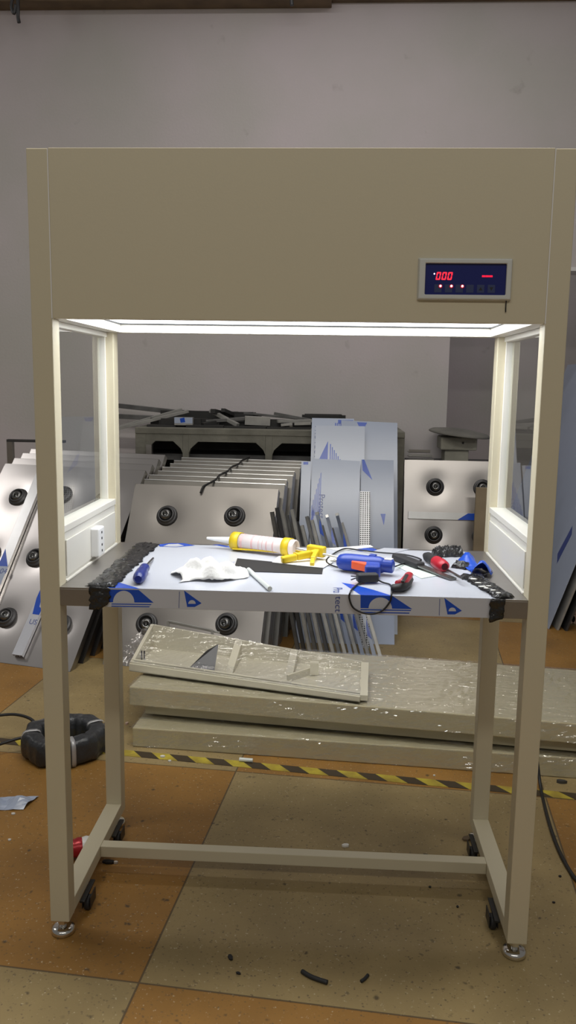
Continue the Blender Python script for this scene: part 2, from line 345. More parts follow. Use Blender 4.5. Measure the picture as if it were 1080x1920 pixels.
# soffit frame around the recessed lamp panel, and the lamp panel
RX, RY0, RY1, RZ = .530, .03, .530, 1.573
m = MB()
m.box((-xi, .014, ZH), (xi, RY0, RZ)); m.box((-xi, RY1, ZH), (xi, D-.016, RZ))
m.box((-xi-.028, RY0, ZH), (-RX, RY1, RZ)); m.box((RX, RY0, ZH), (xi+.028, RY1, RZ))
m.build('soffit_frame', 'paint_lamplit', bench)
m = MB(); m.box((-RX+.004, RY0+.004, RZ+.002), (RX-.004, RY1-.006, RZ+.012)); part_label(m.build('light_diffuser', 'lamp_white', bench), 'glowing white lamp panel under the hood')
m = MB()
for q in ((-RX, RY0, -RX+.004, RY1), (RX-.004, RY0, RX, RY1), (-RX, RY1-.005, RX, RY1), (-RX, RY0, RX, RY0+.004)): m.box((q[0], q[1], RZ-.0015), (q[2], q[3], RZ+.003))
m.build('diffuser_gasket', 'black_rubber', bench)
# side windows
for sx in (-1, 1):
    w = sx
    def bx(mm, x0, x1, y0, y1, z0, z1, mi=0):
        a, b = sorted((sx*x0, sx*x1)); mm.box((a, y0, z0), (b, y1, z1), mi)
    m = MB(); bx(m, .583, .588, P, D-P, 1.06, ZH); part_label(m.build('window_pane', 'glass', bench), 'clear glass side pane')
    m = MB()
    bx(m, xi+.001, .598, P, D-P, 1.045, 1.062)            # sill
    bx(m, .570, .598, P, D-P, ZH-.014, ZH)                # top rail
    bx(m, .574, .598, P, P+.008, 1.062, ZH); bx(m, .574, .598, D-P-.008, D-P, 1.062, ZH)
    m.build('window_frame', 'paint_lamplit', bench, bevel=.0015)
    m = MB(); bx(m, xi+.004, .598, P, D-P, ZTB, 1.044); bx(m, xi, xi+.004, P+.012, D-P-.012, ZT+.012, 1.025); bx(m, xi-.003, xi+.004, P, D-P, ZT, ZT+.006)
    m.build('side_panel', 'paint_lamplit', bench, bevel=.0015)
# power socket on the left side panel
m = MB(); m.box((-xi-.002, .262, .940), (-xi+.022, .318, 1.018)); sock = m.build('power_socket', 'white_plastic', bench, bevel=.004)
for k in range(2):
    m = MB()
    for zz in (-.008, .008): m.box((-xi+.0215, .287, .962+.034*k+zz-.003), (-xi+.0232, .293, .962+.034*k+zz+.003))
    m.build('socket_hole', 'black', sock)
# worktop
m = MB(); m.box((-xi, .0005, ZT-.004), (xi, D-P*.2, ZT)); m.box((-xi, .0005, ZTB), (xi, .02, ZT-.004)); m.box((-xi, D-.03, ZTB), (xi, D-P*.2, ZT-.004))
m.box((-xi, .02, ZTB), (xi, D-.03, ZTB+.004))
wt = m.build('worktop', 'stainless_dull', bench, bevel=.001)
# film on worktop
e = .0012; Zf = ZT+e; Yf = -e
fm = MB()
TL, TR = at_z(296, 1021, ZT), at_z(872, 1040, ZT)
fm.add([(-.465, 0, Zf), (.485, 0, Zf), (TR.x+.01, .545, Zf), (TL.x, .545, Zf)], [(0, 1, 2, 3)], 0)
fm.add([(-.465, Yf, ZTB+.001), (.49, Yf, ZTB+.001), (.49, Yf, Zf), (-.465, Yf, Zf)], [(0, 1, 2, 3)], 0)
def fr(px, py, k=1): v = at_y(px, py, Yf); return (v.x, Yf-.0003*k, min(max(v.z, ZTB+.001), Zf))
def tp(px, py, k=1): v = at_z(px, py, Zf); return (v.x, max(v.y, Yf-.0003), Zf+.0003*k)
def polyf(pts, mi): fm.add(pts, [tuple(range(len(pts)))[::-1]], mi)
def polyt(pts, mi): fm.add(pts, [tuple(range(len(pts)))[::-1]], mi)
def half(cx, cyp, r, k, mi=0, ry=None): fm.add([fr(cx+r*math.cos(PI*i/16), cyp-(ry or r)*math.sin(PI*i/16), k) for i in range(17)], [tuple(range(17))], mi)
def big_logo(x0, dy):
    polyt([tp(x0, 1106+dy), tp(x0+67, 1106.5+dy), tp(x0+40, 1095+dy), tp(x0+28, 1091.5+dy)], 1)
    polyf([fr(x0, 1105+dy), fr(x0+67, 1106+dy), fr(x0+95, 1130+dy), fr(x0, 1129+dy)], 1)
    half(x0+39, 1129.5+dy, 20, 2, 0, 22)
    for yy in (1131.5, 1135.5): polyf([fr(x0+16, yy+dy), fr(x0+92-(yy-1131)*.8, yy+1.2+dy), fr(x0+90-(yy-1131)*.8, yy+3+dy), fr(x0+16, yy+1.8+dy)], 1)
big_logo(193, 0)
# right big logo, reaches further onto the top
polyt([tp(640, 1092.5), tp(676, 1116), tp(736, 1117.5), tp(700, 1106), tp(662, 1096)], 1)
polyf([fr(676, 1115), fr(736, 1117), fr(773, 1142), fr(676, 1140)], 1); half(713, 1141, 22, 2, 0, 21)
for yy in (1142, 1147): polyf([fr(676, yy), fr(771-(yy-1142)*.6, yy+1.6), fr(770-(yy-1142)*.6, yy+3.6), fr(676, yy+2)], 1)
for (x0, dy) in ((345, 1107), (833, 1121)):
    polyf([fr(x0, dy), fr(x0+33, dy+24), fr(x0+20, dy+31), fr(x0+6, dy+31)], 1); half(x0+15, dy+25, 7, 2)
    fm.add([fr(x0-9, dy+2, 1), fr(x0-8, dy+2, 1), fr(x0-9, dy+33, 1), fr(x0-10, dy+33, 1)], [(0, 1, 2, 3)], 2)
for q in (((296, 1021), (318, 1018.5), (345, 1018.5), (366, 1023), (330, 1026), (300, 1025)),): polyt([tp(*p) for p in q], 1)
polyt([tp(*p, 2) for p in ((306, 1024.5), (316, 1020.5), (334, 1020), (345, 1023.5), (330, 1025.5))], 0)
for q in (((398, 1021), (412, 1021), (440, 1027), (424, 1026)), ((640, 1026), (700, 1028), (712, 1033), (676, 1034))): polyt([tp(*p) for p in q], 1)
# lettering printed down the film and over its front edge
vs, fs = text_faces('tect', .024)
for f in fs: pass
cx_ = fr(634, 1130)
fm.add([(cx_[0]-.0065+v.y*.9, Yf-.0006, ZTB+.0235-v.x*1.02) for v in vs], [f for f in fs], 2)
vs, fs = text_faces('Pro', .036)
c_ = tp(634, 1100)
fm.add([(c_[0]-.012+v.y*.9, max(.002, .038-v.x), Zf+.0006) for v in vs], fs, 2)
vs, fs = text_faces('PROTECT', .022)
c_ = tp(428, 1060)
fm.add([(c_[0]+v.y*.8, c_[1]+v.x, Zf+.0006) for v in vs], fs, 2)
part_label(fm.build('protective_film', ['film_pale', 'film_blue', 'film_ink'], wt), 'pale protective film with blue printed marks')
# foot rails, cross bar
for sx in (-1, 1):
    a, b = sorted((sx*h, sx*xi)); m = MB(); m.box((a, P, ZF+.001), (b, D-P, ZR)); m.build('foot_rail', 'paint', bench, bevel=.002)
yb = at_z(540, 1603, ZR-.002).y
m = MB(); m.box((-xi, yb, ZF+.004), (xi, yb+.034, ZR-.001)); m.build('cross_bar', 'paint', bench, bevel=.002)
# feet and casters
for sx in (-1, 1):
    for y in (P/2, D-P/2):
        x = sx*(h-P/2); X = mtx((x, y, 0))
        m = MB(); m.lathe([(.026, 0), (.030, .004), (.030, .013), (.024, .018), (.012, .0195)], 24, 0, X); ft = m.build('levelling_foot', 'chrome', bench)
        m = MB(); m.lathe([(.0085, .018), (.0085, .046)], 16, 0, X); m.lathe([(.014, .028), (.014, .038)], 6, 0, X, False); m.build('threaded_stem', 'chrome', ft)
    for y in (.135, .455):
        x = sx*(h-P-.012)
        m = MB(); m.box((x-.002, y-.05, ZF-.004), (x+.0115, y+.05, ZF+.002)) if sx > 0 else m.box((x-.0115, y-.05, ZF-.004), (x+.002, y+.05, ZF+.002)); m.box((x-.012, y-.03, .012), (x-.009, y+.02, ZF)); m.box((x+.009, y-.03, .012), (x+.012, y+.02, ZF))
        ca = m.build('caster', 'black', bench, bevel=.001)
        m = MB(); m.lathe([(.010, -.0075), (.0185, -.007), (.020, -.004), (.020, .004), (.0185, .007), (.010, .0075)], 20, 0, mtx((x, y-.012, .020), (0, PI/2, 0))); m.build('wheel', 'black_rubber', ca)
# control panel
px0, px1, pz0, pz1 = .2685, .4735, 1.5965, 1.687
m = MB(); X = mtx((0, 0, 0))
c0 = [(px0, pz0), (px1, pz0), (px1, pz1), (px0, pz1)]
ins = .016; c1 = [(px0+ins, pz0+ins*.75), (px1-ins*.85, pz0+ins*.75), (px1-ins*.85, pz1-ins*.75), (px0+ins, pz1-ins*.75)]
vs = [(x, 0.0, z) for x, z in c0] + [(x+(.003 if i in (0, 3) else -.003), -.011, z+(.003 if i < 2 else -.003)) for i, (x, z) in enumerate(c0)] + [(x, -.011, z) for x, z in c1] + [(x, -.004, z) for x, z in c1]
fs = []
for k in range(3):
    for i in range(4): fs.append((k*4+i, k*4+(i+1) % 4, k*4+4+(i+1) % 4, k*4+4+i))
m.add(vs, fs); cpn = m.build('control_panel', 'grey_plastic', bench, bevel=.002, weld=True)
m = MB(); m.box((c1[0][0]-.002, -.0048, c1[0][1]-.002), (c1[2][0]+.002, -.001, c1[2][1]+.002)); m.build('faceplate', 'panel_blue', cpn)
yf = -.0052
def seg_digit(cx, cz, w, hh, t):
    m = MB(); sh = .16
    def q(x0, z0, x1, z1): m.add([(cx+x+sh*z, yf-.0003, cz+z) for x, z in ((x0, z0), (x1, z0), (x1, z1), (x0, z1))], [(0, 1, 2, 3)])
    q(-w/2+t*.4, hh/2-t, w/2-t*.4, hh/2); q(-w/2+t*.4, -hh/2, w/2-t*.4, -hh/2+t)
    for a, b in ((-w/2, -w/2+t), (w/2-t, w/2)):
        q(a, t*.25, b, hh/2-t*.3); q(a, -hh/2+t*.3, b, -t*.25)
    return m
for k in range(3): seg_digit(.3135+.0125*k, 1.6485, .0095, .0165, .0026).build('digit', 'digit_red', cpn)
m = MB(); m.lathe([(.0016, 0), (.0016, .0006)], 10, 0, mtx((.3045, yf, 1.653), (PI/2, 0, 0))); m.build('indicator_dot', 'led', cpn)
for k in range(3):
    m = MB(); m.box((.4078+.0078*k, yf-.0003, 1.6467), (.4078+.0078*k+.0074, yf, 1.6507)); m.build('digit', 'bar_red', cpn)
for k in range(3):
    x = .3187+.0238*k
    m = MB(); m.lathe([(.0042, 0), (.0042, .0006)], 14, 0, mtx((x, yf-.0002, 1.6268), (PI/2, 0, 0)))
    m.lathe([(.0023, 0), (.0023, .001)], 12, 1, mtx((x, yf-.0004, 1.6272), (PI/2, 0, 0))); m.build('indicator_light', ['led_halo', 'led'], cpn)
for k in range(6):
    x = .3135+.0232*k
    m = MB(); m.box((x-.008, yf, 1.6135), (x+.008, yf+.0005, 1.6305)); b = m.build('button', 'button_grey', cpn, bevel=.0002)
    if k >= 4:
        s = 1 if k == 4 else -1
        m = MB(); m.add([(x-.004, yf-.0003, 1.622-.0035*s), (x+.004, yf-.0003, 1.622-.0035*s), (x, yf-.0003, 1.622+.004*s)], [(0, 1, 2) if s > 0 else (2, 1, 0)]); m.build('arrow', 'black', b)
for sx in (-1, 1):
    m = MB(); m.box((sx*xi-.0011, -.0006, ZH), (sx*xi+.0011, .006, H-.002)); part_label(m.build('seam_light_leak', 'white_plastic', bench), 'thin white strip imitating light leaking through the fascia seam')  # white strip stands in for light leaking through the seam
m = MB(); m.tube([(.4635, -.0035, 1.5972), (.4633, -.003, 1.585), (.4637, -.0025, 1.573)], .0013); part_label(m.build('wire', 'black', bench), 'short dark wire under the control panel')
# ================================================================== TOOLS ON THE WORKTOP
ZW = Zf+.0006
def on(px, py, z=0.): return at_z(px, py, ZW+z)
def crumple(pts0, pts1, n, w, h, name, seed, label, cat, mats='foil_black', drop=None, spots=0, group=None):
    rnd = random.Random(seed); m = MB(); a0, a1 = Vector(pts0), Vector(pts1); d = (a1-a0); sd = Vector((-d.y, d.x, 0)).normalized()
    nv = 9; ht = {}
    def fn(u, v):
        c = a0+d*u; vv = v-.5; edge = abs(vv)*2
        key = (round(u, 4), round(v, 4))
        z = h*(1-edge**4)*(.35+.65*rnd.random()) if 0 < u < 1 and 0 < v < 1 else 0.0
        j = (rnd.random()-.5)*w*.18
        return c+sd*(vv*w+j)+Vector((0, 0, z+.001))
    m.grid(fn, n, nv, 0, True)
    o = m.build(name, mats, solid=.0012)
    tag(o, label, cat, group); return o
zw = ZW
L0, L1 = at_z(188, 1098, ZW), at_z(279, 1020, ZW)
lt = crumple((L0.x+.004, .004, zw), (L1.x-.001, .535, zw), 46, .066, .009, 'foil_strip', 3, 'crumpled black plastic strip along the left edge of the worktop film', 'plastic strip')
rnd = random.Random(5); m = MB()
a, b = fr(166, 1110), fr(204, 1110)
m.grid(lambda u, v: Vector((a[0]+(b[0]-a[0])*(u*(1-.0*v)+.0)+(.006*rnd.random()), Yf-.003-.008*rnd.random()*(1-abs(2*u-1)), ZT+.004-(.056+.008*math.sin(u*3))*v*(1-.35*u))), 8, 10)
part_label(m.build('hanging_flap', 'foil_black', lt, solid=.0012), 'black flap folded over the front edge')
R1 = at_z(878, 1080, ZW); R2 = at_z(942, 1119, ZW)
rt = crumple((R1.x, R1.y, zw), (R2.x+.004, .006, zw), 26, .048, .011, 'foil_strip', 9, 'crumpled black plastic strip with white flecks at the right front of the worktop', 'plastic strip')
m = MB(); rnd = random.Random(6); a, b = fr(916, 1133), fr(944, 1131)
m.grid(lambda u, v: Vector((a[0]+(b[0]-a[0])*u+.004*rnd.random(), Yf-.003-.006*rnd.random(), ZT+.003-(.058-.012*u)*v)), 6, 8)
part_label(m.build('hanging_flap', 'foil_black', rt, solid=.0012), 'black flap folded over the front edge')
rnd = random.Random(12)
for px, py in ((897, 1093), (912, 1103), (925, 1107), (905, 1100), (888, 1086), (934, 1112), (917, 1099)):
    p = on(px, py, .012); s = .005+.006*rnd.random(); m = MB(); m.prism([(s*(.7+.5*rnd.random())*math.cos(k*PI/3), s*.6*(.6+.6*rnd.random())*math.sin(k*PI/3)) for k in range(6)], .0015, 0, mtx(p)); m.build('fleck', 'paper_flat', rt)
c0, c1 = on(812, 1042), on(864, 1038)
crumple((c0.x, c0.y, zw), (c1.x, c1.y-.02, zw), 16, .05, .03, 'foil_strip', 15, 'crumpled black plastic scrap at the back right corner of the worktop', 'plastic strip')
c0, c1 = on(850, 1062), on(882, 1066)
crumple((c0.x, c0.y, zw), (c1.x-.005, c1.y, zw), 8, .04, .018, 'foil_scrap', 17, 'small black plastic scrap beside the bright blue film scrap', 'plastic scrap')

def lathe_along(m, p, q, prof, mi=0, n=20, sc=None, ring=False):   # profile (t along, r)
    p, q = Vector(p), Vector(q); d = q-p; X = Matrix.Translation(p) @ d.to_track_quat('Z', 'Y').to_matrix().to_4x4()
    if ring: prof = prof + [prof[0]]
    k0 = len(m.f); m.lathe([(r, t*d.length) for t, r in prof], n, mi, X)
    if ring: del m.f[-2:], m.m[-2:], m.s[-2:]
def screwdriver(label, p0, p1, p2, r, hm, tm):
    p0, p1, p2 = [Vector(p) for p in (p0, p1, p2)]; t = thing('screwdriver', label, 'screwdriver', p0)
    o = p0
    m = MB(); lathe_along(m, p0-o, p1-o, [(0, r*.55), (.06, r*.9), (.2, r), (.5, r*.98), (.62, r*.72), (.72, r*.7), (.85, r*.85), (1, r*.45)], 0); m.build('handle', hm, t)
    if tm:
        m = MB(); lathe_along(m, p0-o+(p1-p0)*.0, p0-o+(p1-p0)*.42, [(0, r*.6), (.1, r*.95), (.4, r*1.04), (.8, r*1.03), (1, r*1.0)], 0); m.build('grip', tm, t)
    m = MB(); m.rod(p1-o, p2-o, .0032, 0, 10); m.build('shaft', 'grey_steel', t)
screwdriver('blue handled screwdriver lying at the left end of the worktop', on(259, 1086, .015), on(273, 1062, .015), on(287, 1047, .004), .0155, 'blue_handle', None)
screwdriver('red and black screwdriver at the right side of the worktop', on(834, 1063, .015), on(797, 1041, .015), on(796.5, 1040.5, .015), .0165, 'black_rubber', 'red')
# shaft of that tool runs from the red end to the right front
a, b = on(834, 1066, .012), on(872, 1086, .008)
# paper towel
m = MB(); rnd = random.Random(21); c = on(393, 1080); cl = (c.x, c.y)
def towel(u, v):
    x = (u-.5)*.17; y = (v-.5)*.115; r = math.hypot(x/.085, y/.058)
    z = .052*max(0, 1-r*r*.75)*(.4+.6*abs(math.sin(9*u+4*v)*math.cos(7*v-3*u)))+.004*rnd.random()
    ang = .35
    return (c.x+x*math.cos(ang)-y*math.sin(ang)*.8+.012*math.sin(6*v), c.y+x*math.sin(ang)*.9+y+.012*math.sin(8*u), ZW+max(.0015, z))
m.grid(towel, 26, 20); tag(m.build('paper_towel', 'paper', solid=.001), 'crumpled white paper towel on the worktop film', 'paper towel')
# black card + white paper on it
def flat(name, pxs, mat_, label, cat, dz=0., t=.0012):
    pts = [on(*p) for p in pxs]; m = MB(); n = len(pts)
    vs = [(p.x, p.y, ZW+dz) for p in pts] + [(p.x, p.y, ZW+dz+t) for p in pts]
    m.add(vs, [tuple(range(n)), tuple(range(2*n-1, n-1, -1))] + [(i, n+i, n+(i+1) % n, (i+1) % n) for i in range(n)])
    return tag(m.build(name, mat_), label, cat)
flat('black_card', ((445, 1047.5), (606, 1063), (604, 1076.5), (437, 1071)), 'black_card', 'flat black strip of card in the middle of the worktop', 'card')
flat('paper_sheet', ((510, 1056), (523, 1044), (612, 1040), (640, 1046), (606, 1066.5), (560, 1062)), 'paper_flat', 'white paper sheet under the yellow gun handle', 'paper', .002)
flat('paper_sheet', ((738, 1060), (765, 1055.5), (792, 1062), (822, 1079.5), (790, 1085)), 'paper_green', 'pale green paper sheet right of the blue glue gun', 'paper', .0)
flat('film_scrap', ((640, 1033), (700, 1026), (694, 1022.5), (610, 1029)), 'paper_flat', 'long white film scrap behind the blue glue gun', 'film scrap', .0)
flat('film_scrap', ((700, 1034), (740, 1037), (768, 1030), (720, 1028)), 'film_pale', 'pale film scrap at the back edge behind the grey file', 'film scrap', .0)
# glue stick
p, q = on(466, 1068, .006), on(506, 1104, .006); m = MB(); m.rod(p, q, .0058, 0, 16); tag(m.build('glue_stick', 'glue'), 'translucent glue stick in front of the black card', 'glue stick')
# caulking gun and cartridge
gx = lambda px, py, z: on(px, py, z)
A = on(438, 1013, .028); B = on(555, 1027, .028); ax = (B-A).normalized(); A.z = B.z = ZW+.027; Ln = (B-A).length; ax = (B-A).normalized(); sd = Vector((-ax.y, ax.x, 0)); up = Vector((0, 0, 1))
ct = thing('sealant_cartridge', 'white sealant cartridge with long nozzle held in the yellow gun', 'cartridge', A)
m = MB(); lathe_along(m, (0, 0, 0), B-A, [(0, .008), (0, .0235), (.99, .0235), (1, .022), (1, .019), (.96, .018)], 0, 28)
m.build('barrel', 'cart_white', ct)
m = MB()
for t0, t1 in ((.16, .2), (.34, .37), (.46, .47), (.52, .53), (.58, .6), (.68, .7)): lathe_along(m, (B-A)*t0, (B-A)*t1, [(0, .0238), (1, .0238)], 0, 28)
m.build('printed_band', 'cart_pink', ct)
tipv = on(388, 1009, .03); tipv.z = ZW+.03
tdir = (tipv-A); m = MB(); lathe_along(m, (0, 0, 0), tdir, [(0, .0125), (.05, .0125), (.08, .0105), (.95, .0042), (1, .0035)], 0, 18); m.build('nozzle', 'white_plastic', ct)
gun = thing('caulking_gun', 'yellow caulking gun lying across the back of the worktop', 'caulking gun', (A.x, A.y, ZW))
O = Vector((A.x, A.y, ZW))
def g(t, s, z): return (A+ax*(t*Ln)+sd*s+up*z)-O
def ring(t0, t1, ro, name):
    m = MB(); p0, p1 = g(t0, 0, 0), g(t1, 0, 0); lathe_along(m, p0, p1, [(0, .0244), (0, ro), (1, ro), (1, .0244)], 0, 28, None, True); m.build(name, 'yellow', gun)
ring(.0, .13, .0268, 'front_ring'); ring(.82, .93, .0268, 'rear_ring')
m = MB()
for s in (-.022, .022): m.rod(g(.05, s, -.0195), g(1.22, s*.55, -.010), .0026)
m.build('frame_rod', 'yellow', gun)
m = MB(); m.rod(g(1.0, 0, 0), g(1.9, -.015, -.012), .0036); p = g(1.9, -.015, -.012); m.rod(p, p+Vector((.01, .026, 0)), .0034); m.build('push_rod', 'aluminium', gun)
m = MB(); m.bar(g(1.18, 0, .0), g(1.44, 0, -.002), .022, .03); part = m.build('body', 'yellow', gun, bevel=.004)
hb = on(528, 1050, .012)-O; hm_ = g(1.3, -.03, -.004)
m = MB(); m.bar(g(1.36, -.0, 0), hm_, .017, .016); m.bar(hm_, (hb+hm_)*.5, .017, .02); m.bar((hb+hm_)*.5, hb, .019, .018); m.build('handle', 'yellow', gun, bevel=.004)
tb = on(585, 1059, .006)-O; m = MB(); m.bar(g(1.34, -.01, 0), (g(1.34, -.03, -.004)+tb)*.5, .013, .014); m.bar((g(1.34, -.03, -.004)+tb)*.5, tb, .012, .012); m.build('trigger', 'yellow', gun, bevel=.003)
# glue gun lying on its side
P0, P1 = on(633, 1054, .022), on(738, 1064, .022); P0.z = P1.z = ZW+.0245
gg = thing('glue_gun', 'blue hot glue gun with orange trigger lying on the worktop', 'glue gun', (P0.x, P0.y, ZW)); O = Vector((P0.x, P0.y, ZW))
ax = (P1-P0).normalized(); L_ = (P1-P0).length; fwd = Vector((ax.y, -ax.x, 0))   # towards the camera
def q_(t, s, z=0.): return P0+ax*(L_*t)+fwd*s+up*z-O
m = MB(); X = Matrix.Translation(P0-O) @ ax.to_track_quat('Z', 'Y').to_matrix().to_4x4()
m.lathe([(.012, 0), (.019, .006), (.0225, .02), (.0232, .04), (.0225, L_*.55), (.0238, L_*.62), (.0225, L_*.75), (.019, L_*.82), (.0175, L_*.83), (.0178, L_*.98), (.014, L_)], 24, 0, X); m.build('body', 'blue_plastic', gg)
m = MB(); m.bar(q_(.66, .012, -.004), q_(.74, .062, -.006), .040, .032, 0, (0, 0, 1)); m.build('handle', 'blue_plastic', gg, bevel=.007, seg=3)
m = MB(); m.add([q_(.29, .019, z) for z in (-.010, .010)]+[q_(.62, .019, z) for z in (-.010, .010)]+[q_(.60, .050, z) for z in (-.010, .010)]+[q_(.31, .030, z) for z in (-.010, .010)],
                [(0, 2, 4, 6), (7, 5, 3, 1), (0, 1, 3, 2), (2, 3, 5, 4), (4, 5, 7, 6), (6, 7, 1, 0)]); m.build('trigger', 'orange', gg, bevel=.002)
m = MB(); m.rod(q_(-.0, 0), q_(-.07, 0), .008, 0, 14, .005); m.rod(q_(-.07, 0), q_(-.13, 0), .0045, 0, 12, .002); m.build('nozzle', 'chrome', gg)
m = MB(); m.bar(q_(.84, -.004, .0165), q_(.97, -.004, .0165), .020, .004); m.build('label_patch', 'white_plastic', gg)
m = MB(); m.bar(q_(.56, -.005, .0225), q_(.68, -.005, .0225), .018, .006); m.build('top_catch', 'blue_plastic', gg, bevel=.002)
# cable of the glue gun: behind it, then over the front edge and back to the plug
cb = [on(741, 1062, .012), on(760, 1056, .004), on(790, 1050, .004), on(760, 1040, .004), on(712, 1036, .005), on(672, 1031, .005), on(645, 1029, .005), on(620, 1042, .004), on(612, 1052, .004), on(622, 1060, .004), on(640, 1064.5, .004), on(668, 1066, .004), on(690, 1072, .01)]
m = MB(); m.tube([c-O for c in cb], .0022, 0, 8); m.build('cable', 'black', gg)
lp = [on(690, 1090, .006), on(672, 1095, .003), on(662, 1103, .003), at_y(657, 1110, -.004), at_y(655, 1122, -.008), at_y(664, 1141, -.010), at_y(690, 1151, -.012), at_y(715, 1146, -.010), at_y(731, 1128, -.008), at_y(734, 1113, -.005), on(735, 1104, .003), on(731, 1096, .003), on(718, 1092, .004), on(706, 1086, .008)]
m = MB(); m.tube([c-O for c in lp], .0022, 0, 8); m.build('cable', 'black', gg)
pp = on(692, 1083, .014)-O
m = MB(); m.bar(pp+Vector((-.03, -.006, 0)), pp+Vector((.022, .006, 0)), .026, .022); pl = m.build('plug', 'black_rubber', gg, bevel=.005, seg=3)
m = MB()
for k in (-1, 1): m.bar(pp+Vector((-.03, -.006+k*.006, .002)), pp+Vector((-.045, -.009+k*.007, .003*k)), .004, .002)
m.build('pin', 'dark_steel', pl)
# folding knife / cutter, red and black
a, b, c_ = on(740, 1100, .013), on(757, 1094, .014), on(764, 1079, .013)
kn = thing('utility_knife', 'red and black utility knife on the worktop right of the plug', 'knife', (b.x, b.y, ZW)); O = Vector((b.x, b.y, ZW))
pts = [on(736, 1103, .012), on(744, 1105, .013), on(757, 1101, .013), on(765, 1090, .013), on(768, 1079, .012)]
def sweep(pl_, w0, w1, hgt):
    mm = MB(); vs = []; fs = []; n = len(pl_)
    for i, p in enumerate(pl_):
        t = (pl_[min(i+1, n-1)]-pl_[max(i-1, 0)]).normalized(); s_ = Vector((-t.y, t.x, 0)); w = w0+(w1-w0)*i/(n-1)
        for k in range(10):
            an = 2*PI*k/10; vs.append(p-O+s_*(w*math.cos(an))+up*(hgt*math.sin(an)))
    for i in range(n-1):
        for k in range(10): fs.append((i*10+k, i*10+(k+1) % 10, i*10+10+(k+1) % 10, i*10+10+k))
    fs.append(tuple(range(9, -1, -1))); fs.append(tuple((n-1)*10+k for k in range(10))); mm.add(vs, fs, 0, True); return mm
sweep([on(735, 1103, .010), on(742, 1103, .011), on(754, 1101, .011), on(762, 1094, .011), on(765, 1086, .011)], .012, .014, .010).build('handle', 'black_rubber', kn)
sweep([on(748, 1094, .018), on(758, 1090, .019), on(764, 1083, .018), on(767, 1078, .016)], .012, .011, .0085).build('grip', 'red', kn)
m = MB(); m.bar(on(755, 1091, .029)-O, on(763, 1078, .027)-O, .008, .005); m.build('slider', 'black', kn, bevel=.0015)
# flat file
a, b, c_ = on(742, 1043, .010), on(789, 1061, .010), on(850, 1086, .003)
fi = thing('flat_file', 'dark flat file with grey handle lying behind the pale green paper', 'file', (a.x, a.y, ZW)); O = Vector((a.x, a.y, ZW))
m = MB(); m.bar(a-O, b-O, .030, .018); m.build('handle', 'black_rubber', fi, bevel=.006, seg=3)
m = MB(); m.bar(b-O, c_-O, .022, .005); m.build('blade', 'grey_steel', fi, bevel=.001)
# steel rod shaft lying from the red screwdriver
m = MB(); m.rod(on(836, 1067, .006), on(868, 1085, .018), .0034); tag(m.build('steel_rod', 'grey_steel'), 'thin steel rod between the red screwdriver and the black strip', 'rod')
# blue film scrap, curled
m = MB(); rnd = random.Random(4); c = on(893, 1070)
m.grid(lambda u, v: Vector((c.x-.03+.055*u+.012*math.sin(v*5), c.y-.075+.15*v, ZW+.002+.036*abs(math.sin(u*3.1))*(.5+.5*math.sin(v*6+1))+.004*rnd.random())), 10, 12)
tag(m.build('film_scrap', 'film_blue', solid=.0008), 'curled bright blue film scrap at the right end of the worktop', 'film scrap')
m = MB(); m.bar(on(908, 1066, .003), on(918, 1072, .012), .012, .004); m.bar(on(918, 1072, .012), on(906, 1078, .003), .010, .003); tag(m.build('metal_clip', 'dark_steel', bevel=.0008), 'small dark metal clip right of the blue film scrap', 'clip')
# ================================================================== NOZZLE PANELS
def nozzle_meshes():
    m = MB(); m.lathe([(.056, 0), (.058, .004), (.054, .012), (.050, .015), (.047, .0145), (.045, .026), (.040, .030), (.036, .0285), (.034, .018), (.030, .012)], 36); a = m
    b = MB(); b.lathe([(.031, .010), (.031, .022), (.027, .033), (.020, .039), (.0135, .0405), (.0125, .038), (.011, .024), (.0, .022)], 30)
    return a, b
NZ = nozzle_meshes(); nz_cache = {}
def add_nozzle(panel, x, z, y, tilt=(0, 0)):
    if not nz_cache:
        o1 = NZ[0].build('nozzle', 'dark_steel', panel); o2 = NZ[1].build('ball', 'grey_steel', o1); nz_cache['a'] = o1.data; nz_cache['b'] = o2.data
    else:
        o1 = bpy.data.objects.new('nozzle', nz_cache['a']); C.objects.link(o1); o1.parent = panel
        o2 = bpy.data.objects.new('ball', nz_cache['b']); C.objects.link(o2); o2.parent = o1
    o1.location = (x, y, z); o1.rotation_euler = (PI/2, 0, 0); o2.rotation_euler = (tilt[0], tilt[1], 0)
